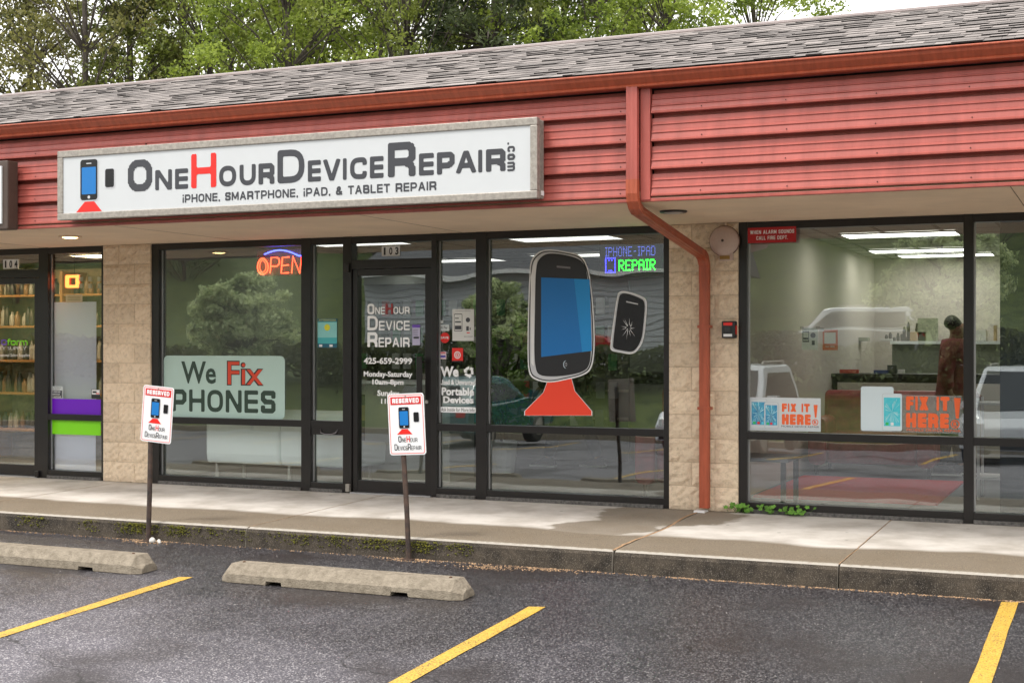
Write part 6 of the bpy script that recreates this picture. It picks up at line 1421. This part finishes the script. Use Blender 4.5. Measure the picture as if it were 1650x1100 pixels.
pot = thing('potted_plant', (PLANT[0], PLANT[1], 0), 'tall leafy green potted plant standing behind the door glass', 'plant')
q = MB(); q.lathe([(.001, 0), (.14, 0), (.18, .35), (.16, .36), (.001, .33)], (*PLANT, -.01), 16); q.build('pot', m_white, pot)
q = MB(); rp_ = random.Random(2); CC = []
for k_ in range(9):
    a_ = k_*.7; hh2 = rp_.uniform(.9, 1.75); rr3 = rp_.uniform(.05, .32); e_ = (PLANT[0]+rr3*math.cos(a_), PLANT[1]+rr3*math.sin(a_), hh2); q.tube([(*PLANT, .3), ((PLANT[0]+e_[0])/2, PLANT[1], hh2*.6), e_], .008, 5)
    CC += [(e_[0]+rp_.gauss(0, .09), e_[1]+rp_.gauss(0, .09), hh2-rp_.random()*.5) for _ in range(40)]
q.build('stem', m_bark, pot); mp_ = leaf_mesh('foliage', np.array(CC), .075, [leaf_mat('plant_leaf', (.04, .13, .015), (.16, .32, .04))], 5, 2.4); link('foliage', mp_, None, pot)

# ---------------------------------------------------------------- what the glass reflects: the far side of the lot
m_grass = M('bank_grass', (.035, .06, .012), .95, col2=(.12, .15, .035), vscale=2.5)
m_road = M('far_pavement', (.13, .125, .12), .9, var=.1)
hb = MB(); prof = [(-19.5, gz(-19)-.02), (-20.2, -.5), (-22.5, .35), (-25, .75), (-33, .9), (-38, 2.6), (-46, 6.0), (-60, 9.0), (-60, -2), (-19.5, -2)]
hb.prism_x(prof, -80, 50).build('grass_bank', m_grass, kind='structure')
MB().box(-60, 40, -19.4, -19.15, gz(-19)-.05, gz(-19)+.14).build('far_kerb', m_conc, kind='structure')
# hedge along the bank
rn = np.random.default_rng(3); n = 42000
C = np.stack([rn.uniform(-44, 10, n), -22.6+rn.normal(0, .45, n), .3+rn.random(n)**.8*1.25], 1); C[:, 2] += .22*np.sin(C[:, 0]*.9)+.12*np.sin(C[:, 0]*2.7)
me = leaf_mesh('hedge', C, .11, [lm['hill']], 4); link('hedge', me, None, label=None, kind='stuff')
for i, (x_, y_, s_, lb) in enumerate(((-17.2, -18.6, .95, 'round flowering tree across the lot, mirrored in the left window'), (-11.2, -21.0, .75, 'small tree on the far bank, mirrored in the door'), (-.6, -24, 1.1, 'small tree on the far bank, mirrored in the right window'))):
    tree('small', 'bloom', x_, y_, gz(-19) if y_ > -19.2 else -.2, s_, i*2.0, lb)
blossoms = rn.normal(size=(2600, 3)); blossoms /= np.linalg.norm(blossoms, axis=1, keepdims=True)
for i in range(15):
    tree(['tallA', 'tallB', 'tallC'][i % 3], ['hill', 'hill', 'dark', 'hill'][i % 4], -54+i*4.3+random.uniform(-1, 1), -40-random.uniform(0, 6)-(i % 2)*4, 2.5, random.uniform(.85, 1.1), i*1.3, 'tree on the wooded hill across the lot', 'trees on the hill across the lot')
# pale sided building across the lot
ob = thing('far_building', (-14, -34, .8), 'white sided low building across the lot, mirrored in the door', 'building')
MB().box(-22, -9.0, -38, -33, .8, 3.9).build('wall', M('pale_siding', (.55, .57, .60), .7), ob); sd_ = MB()
for z_ in np.arange(1.0, 3.9, .2): sd_.box(-22, -9, -32.995, -32.97, float(z_), float(z_)+.02)
sd_.build('siding_boards', M('grey_board', (.35, .36, .38), .7), ob, kind='stuff')
MB().prism_x([(-32.3, 3.85), (-35.5, 5.3), (-38.7, 3.85)], -22.5, -8.5).build('roof', M('roof_grey', (.10, .10, .11), .9), ob); MB().box(-22.5, -8.5, -32.34, -32.28, 3.8, 3.95).build('eave_board', m_white, ob)
# cars
def car(x, y, z, rot, paint, lab, suv=True):
    t = thing('parked_car', (x, y, z), lab, 'car'); t.rotation_euler = (0, 0, rot)
    Lh = 2.3 if suv else 2.2; rz = 1.72 if suv else 1.45
    def pr(side, w0, w1, mat, nm):
        n = len(side); vs = []
        for s_ in (-1, 1):
            for xx, z2 in side:
                w_ = w0+(w1-w0)*max(0, (z2-.95)/(rz-.95)); vs.append((xx, s_*w_, z2))
        q = MB(); q.add(vs, [(i, (i+1) % n, n+(i+1) % n, n+i) for i in range(n)]+[tuple(range(n))[::-1], tuple(range(n, 2*n))]); o = link(nm, q.mesh(), mat, t, world=False)
        bm_ = o.modifiers.new('bevel', 'BEVEL'); bm_.width = .05; bm_.segments = 3; bm_.limit_method = 'ANGLE'; bm_.angle_limit = rad(35); return o
    body = [(-Lh, .35), (-Lh, .75), (-Lh+.08, .95), (Lh-1.35, 1.0), (Lh-.25, .88), (Lh, .7), (Lh, .35)]
    pr(body, .9, .86, paint, 'body')
    cab_ = [(-Lh+.10, .94), (-Lh+.22, rz-.06) if suv else (-Lh+.9, rz-.05), (-Lh+.5, rz) if suv else (-Lh+1.2, rz), (Lh-2.2, rz), (Lh-1.95, rz-.05), (Lh-1.25, .96)]
    pr(cab_, .84, .66, paint, 'cabin')
    m_cg = M('car_glass', (.02, .025, .03), .08)
    gl = [(-Lh+.42, 1.02), (-Lh+.42, rz-.16) if suv else (-Lh+1.05, rz-.14), (Lh-2.2, rz-.14), (Lh-1.5, 1.02)]
    q = MB()
    for s_ in (-1, 1): q.add([(xx, s_*((.84+(.66-.84)*(z2-.95)/(rz-.95))+.006), z2) for xx, z2 in gl], [(0, 1, 2, 3)])
    q.add([(Lh-1.22, s_*.72, 1.0) for s_ in (-1, 1)]+[(Lh-1.88, s_*.6, rz-.1) for s_ in (1, -1)], [(0, 1, 2, 3)])
    q.add([(-Lh+.09, s_*.72, 1.02) for s_ in (-1, 1)]+[(-Lh+.17, s_*.62, rz-.16) for s_ in (1, -1)], [(0, 1, 2, 3)])
    link('window', q.mesh(), m_cg, t, world=False)
    for xx in (-Lh+.85, Lh-.85):
        for s_ in (-1, 1):
            q = MB(); q.lathe([(.001, -.11), (.30, -.11), (.335, -.08), (.335, .08), (.30, .11), (.001, .11)], (xx, s_*.80, .335), 20, 'y'); w = link('tyre', q.mesh(), m_black, t, world=False)
            q = MB(); q.lathe([(.001, -.125), (.19, -.12), (.21, -.10), (.21, .10), (.19, .12), (.001, .125)], (xx, s_*.80, .335), 14, 'y'); link('rim', q.mesh(), m_alu, t, world=False)
    for s_ in (-1, 1):
        q = MB(); q.box(-Lh-.012, -Lh+.05, s_*.74-.10, s_*.74+.10, .72, .93); link('taillight', q.mesh(), M('taillight', (.5, .01, .01), .2), t, world=False)
        q = MB(); q.box(Lh-.10, Lh+.012, s_*.66-.16, s_*.66+.16, .66, .80); link('headlight', q.mesh(), M('headlight', (.75, .75, .75), .1), t, world=False)
        q = MB(); q.box(Lh-1.45, Lh-1.3, s_*.98-.09, s_*.98+.07, 1.0, 1.13); link('mirror', q.mesh(), paint, t, world=False)
        if suv: q = MB(); q.tube([(-Lh+.5, s_*.58, rz+.02), (-Lh+.55, s_*.58, rz+.06), (Lh-2.4, s_*.58, rz+.06), (Lh-2.3, s_*.58, rz+.02)], .018, 6); link('roof_rail', q.mesh(), m_alu, t, world=False)
    q = MB(); q.box(-Lh-.02, -Lh+.1, -.8, .8, .38, .55); q.box(Lh-.1, Lh+.02, -.8, .8, .38, .55); link('bumper', q.mesh(), m_black, t, world=False)
    return t
pw = M('car_white', (.72, .74, .78), .2, coat=.5); ps = M('car_silver', (.45, .46, .48), .25, metal=.6, coat=.5); pg_ = M('car_teal', (.01, .09, .10), .2, coat=.6); pr_ = M('car_red', (.4, .015, .015), .2, coat=.5)
car(1.9, -15.3, gz(-15.3), PI/2, pw, 'white SUV across the lot, mirrored at the right edge')
car(-3.5, -15.4, gz(-15.4), PI/2, pw, 'white SUV across the lot, mirrored at the left of the right window')
car(-9.1, -15.2, gz(-15.2), -PI/2, pg_, 'dark teal hatchback across the lot, mirrored beside the giant decal', False)
car(-4.1, -30, .86, PI, ps, 'silver SUV parked up on the bank road', True)
car(-13.2, -30, .86, 0, pr_, 'red car parked up on the bank road', False)
MB().box(-60, 40, -32.5, -26.5, .80, .86).build('bank_road', m_road, kind='structure')
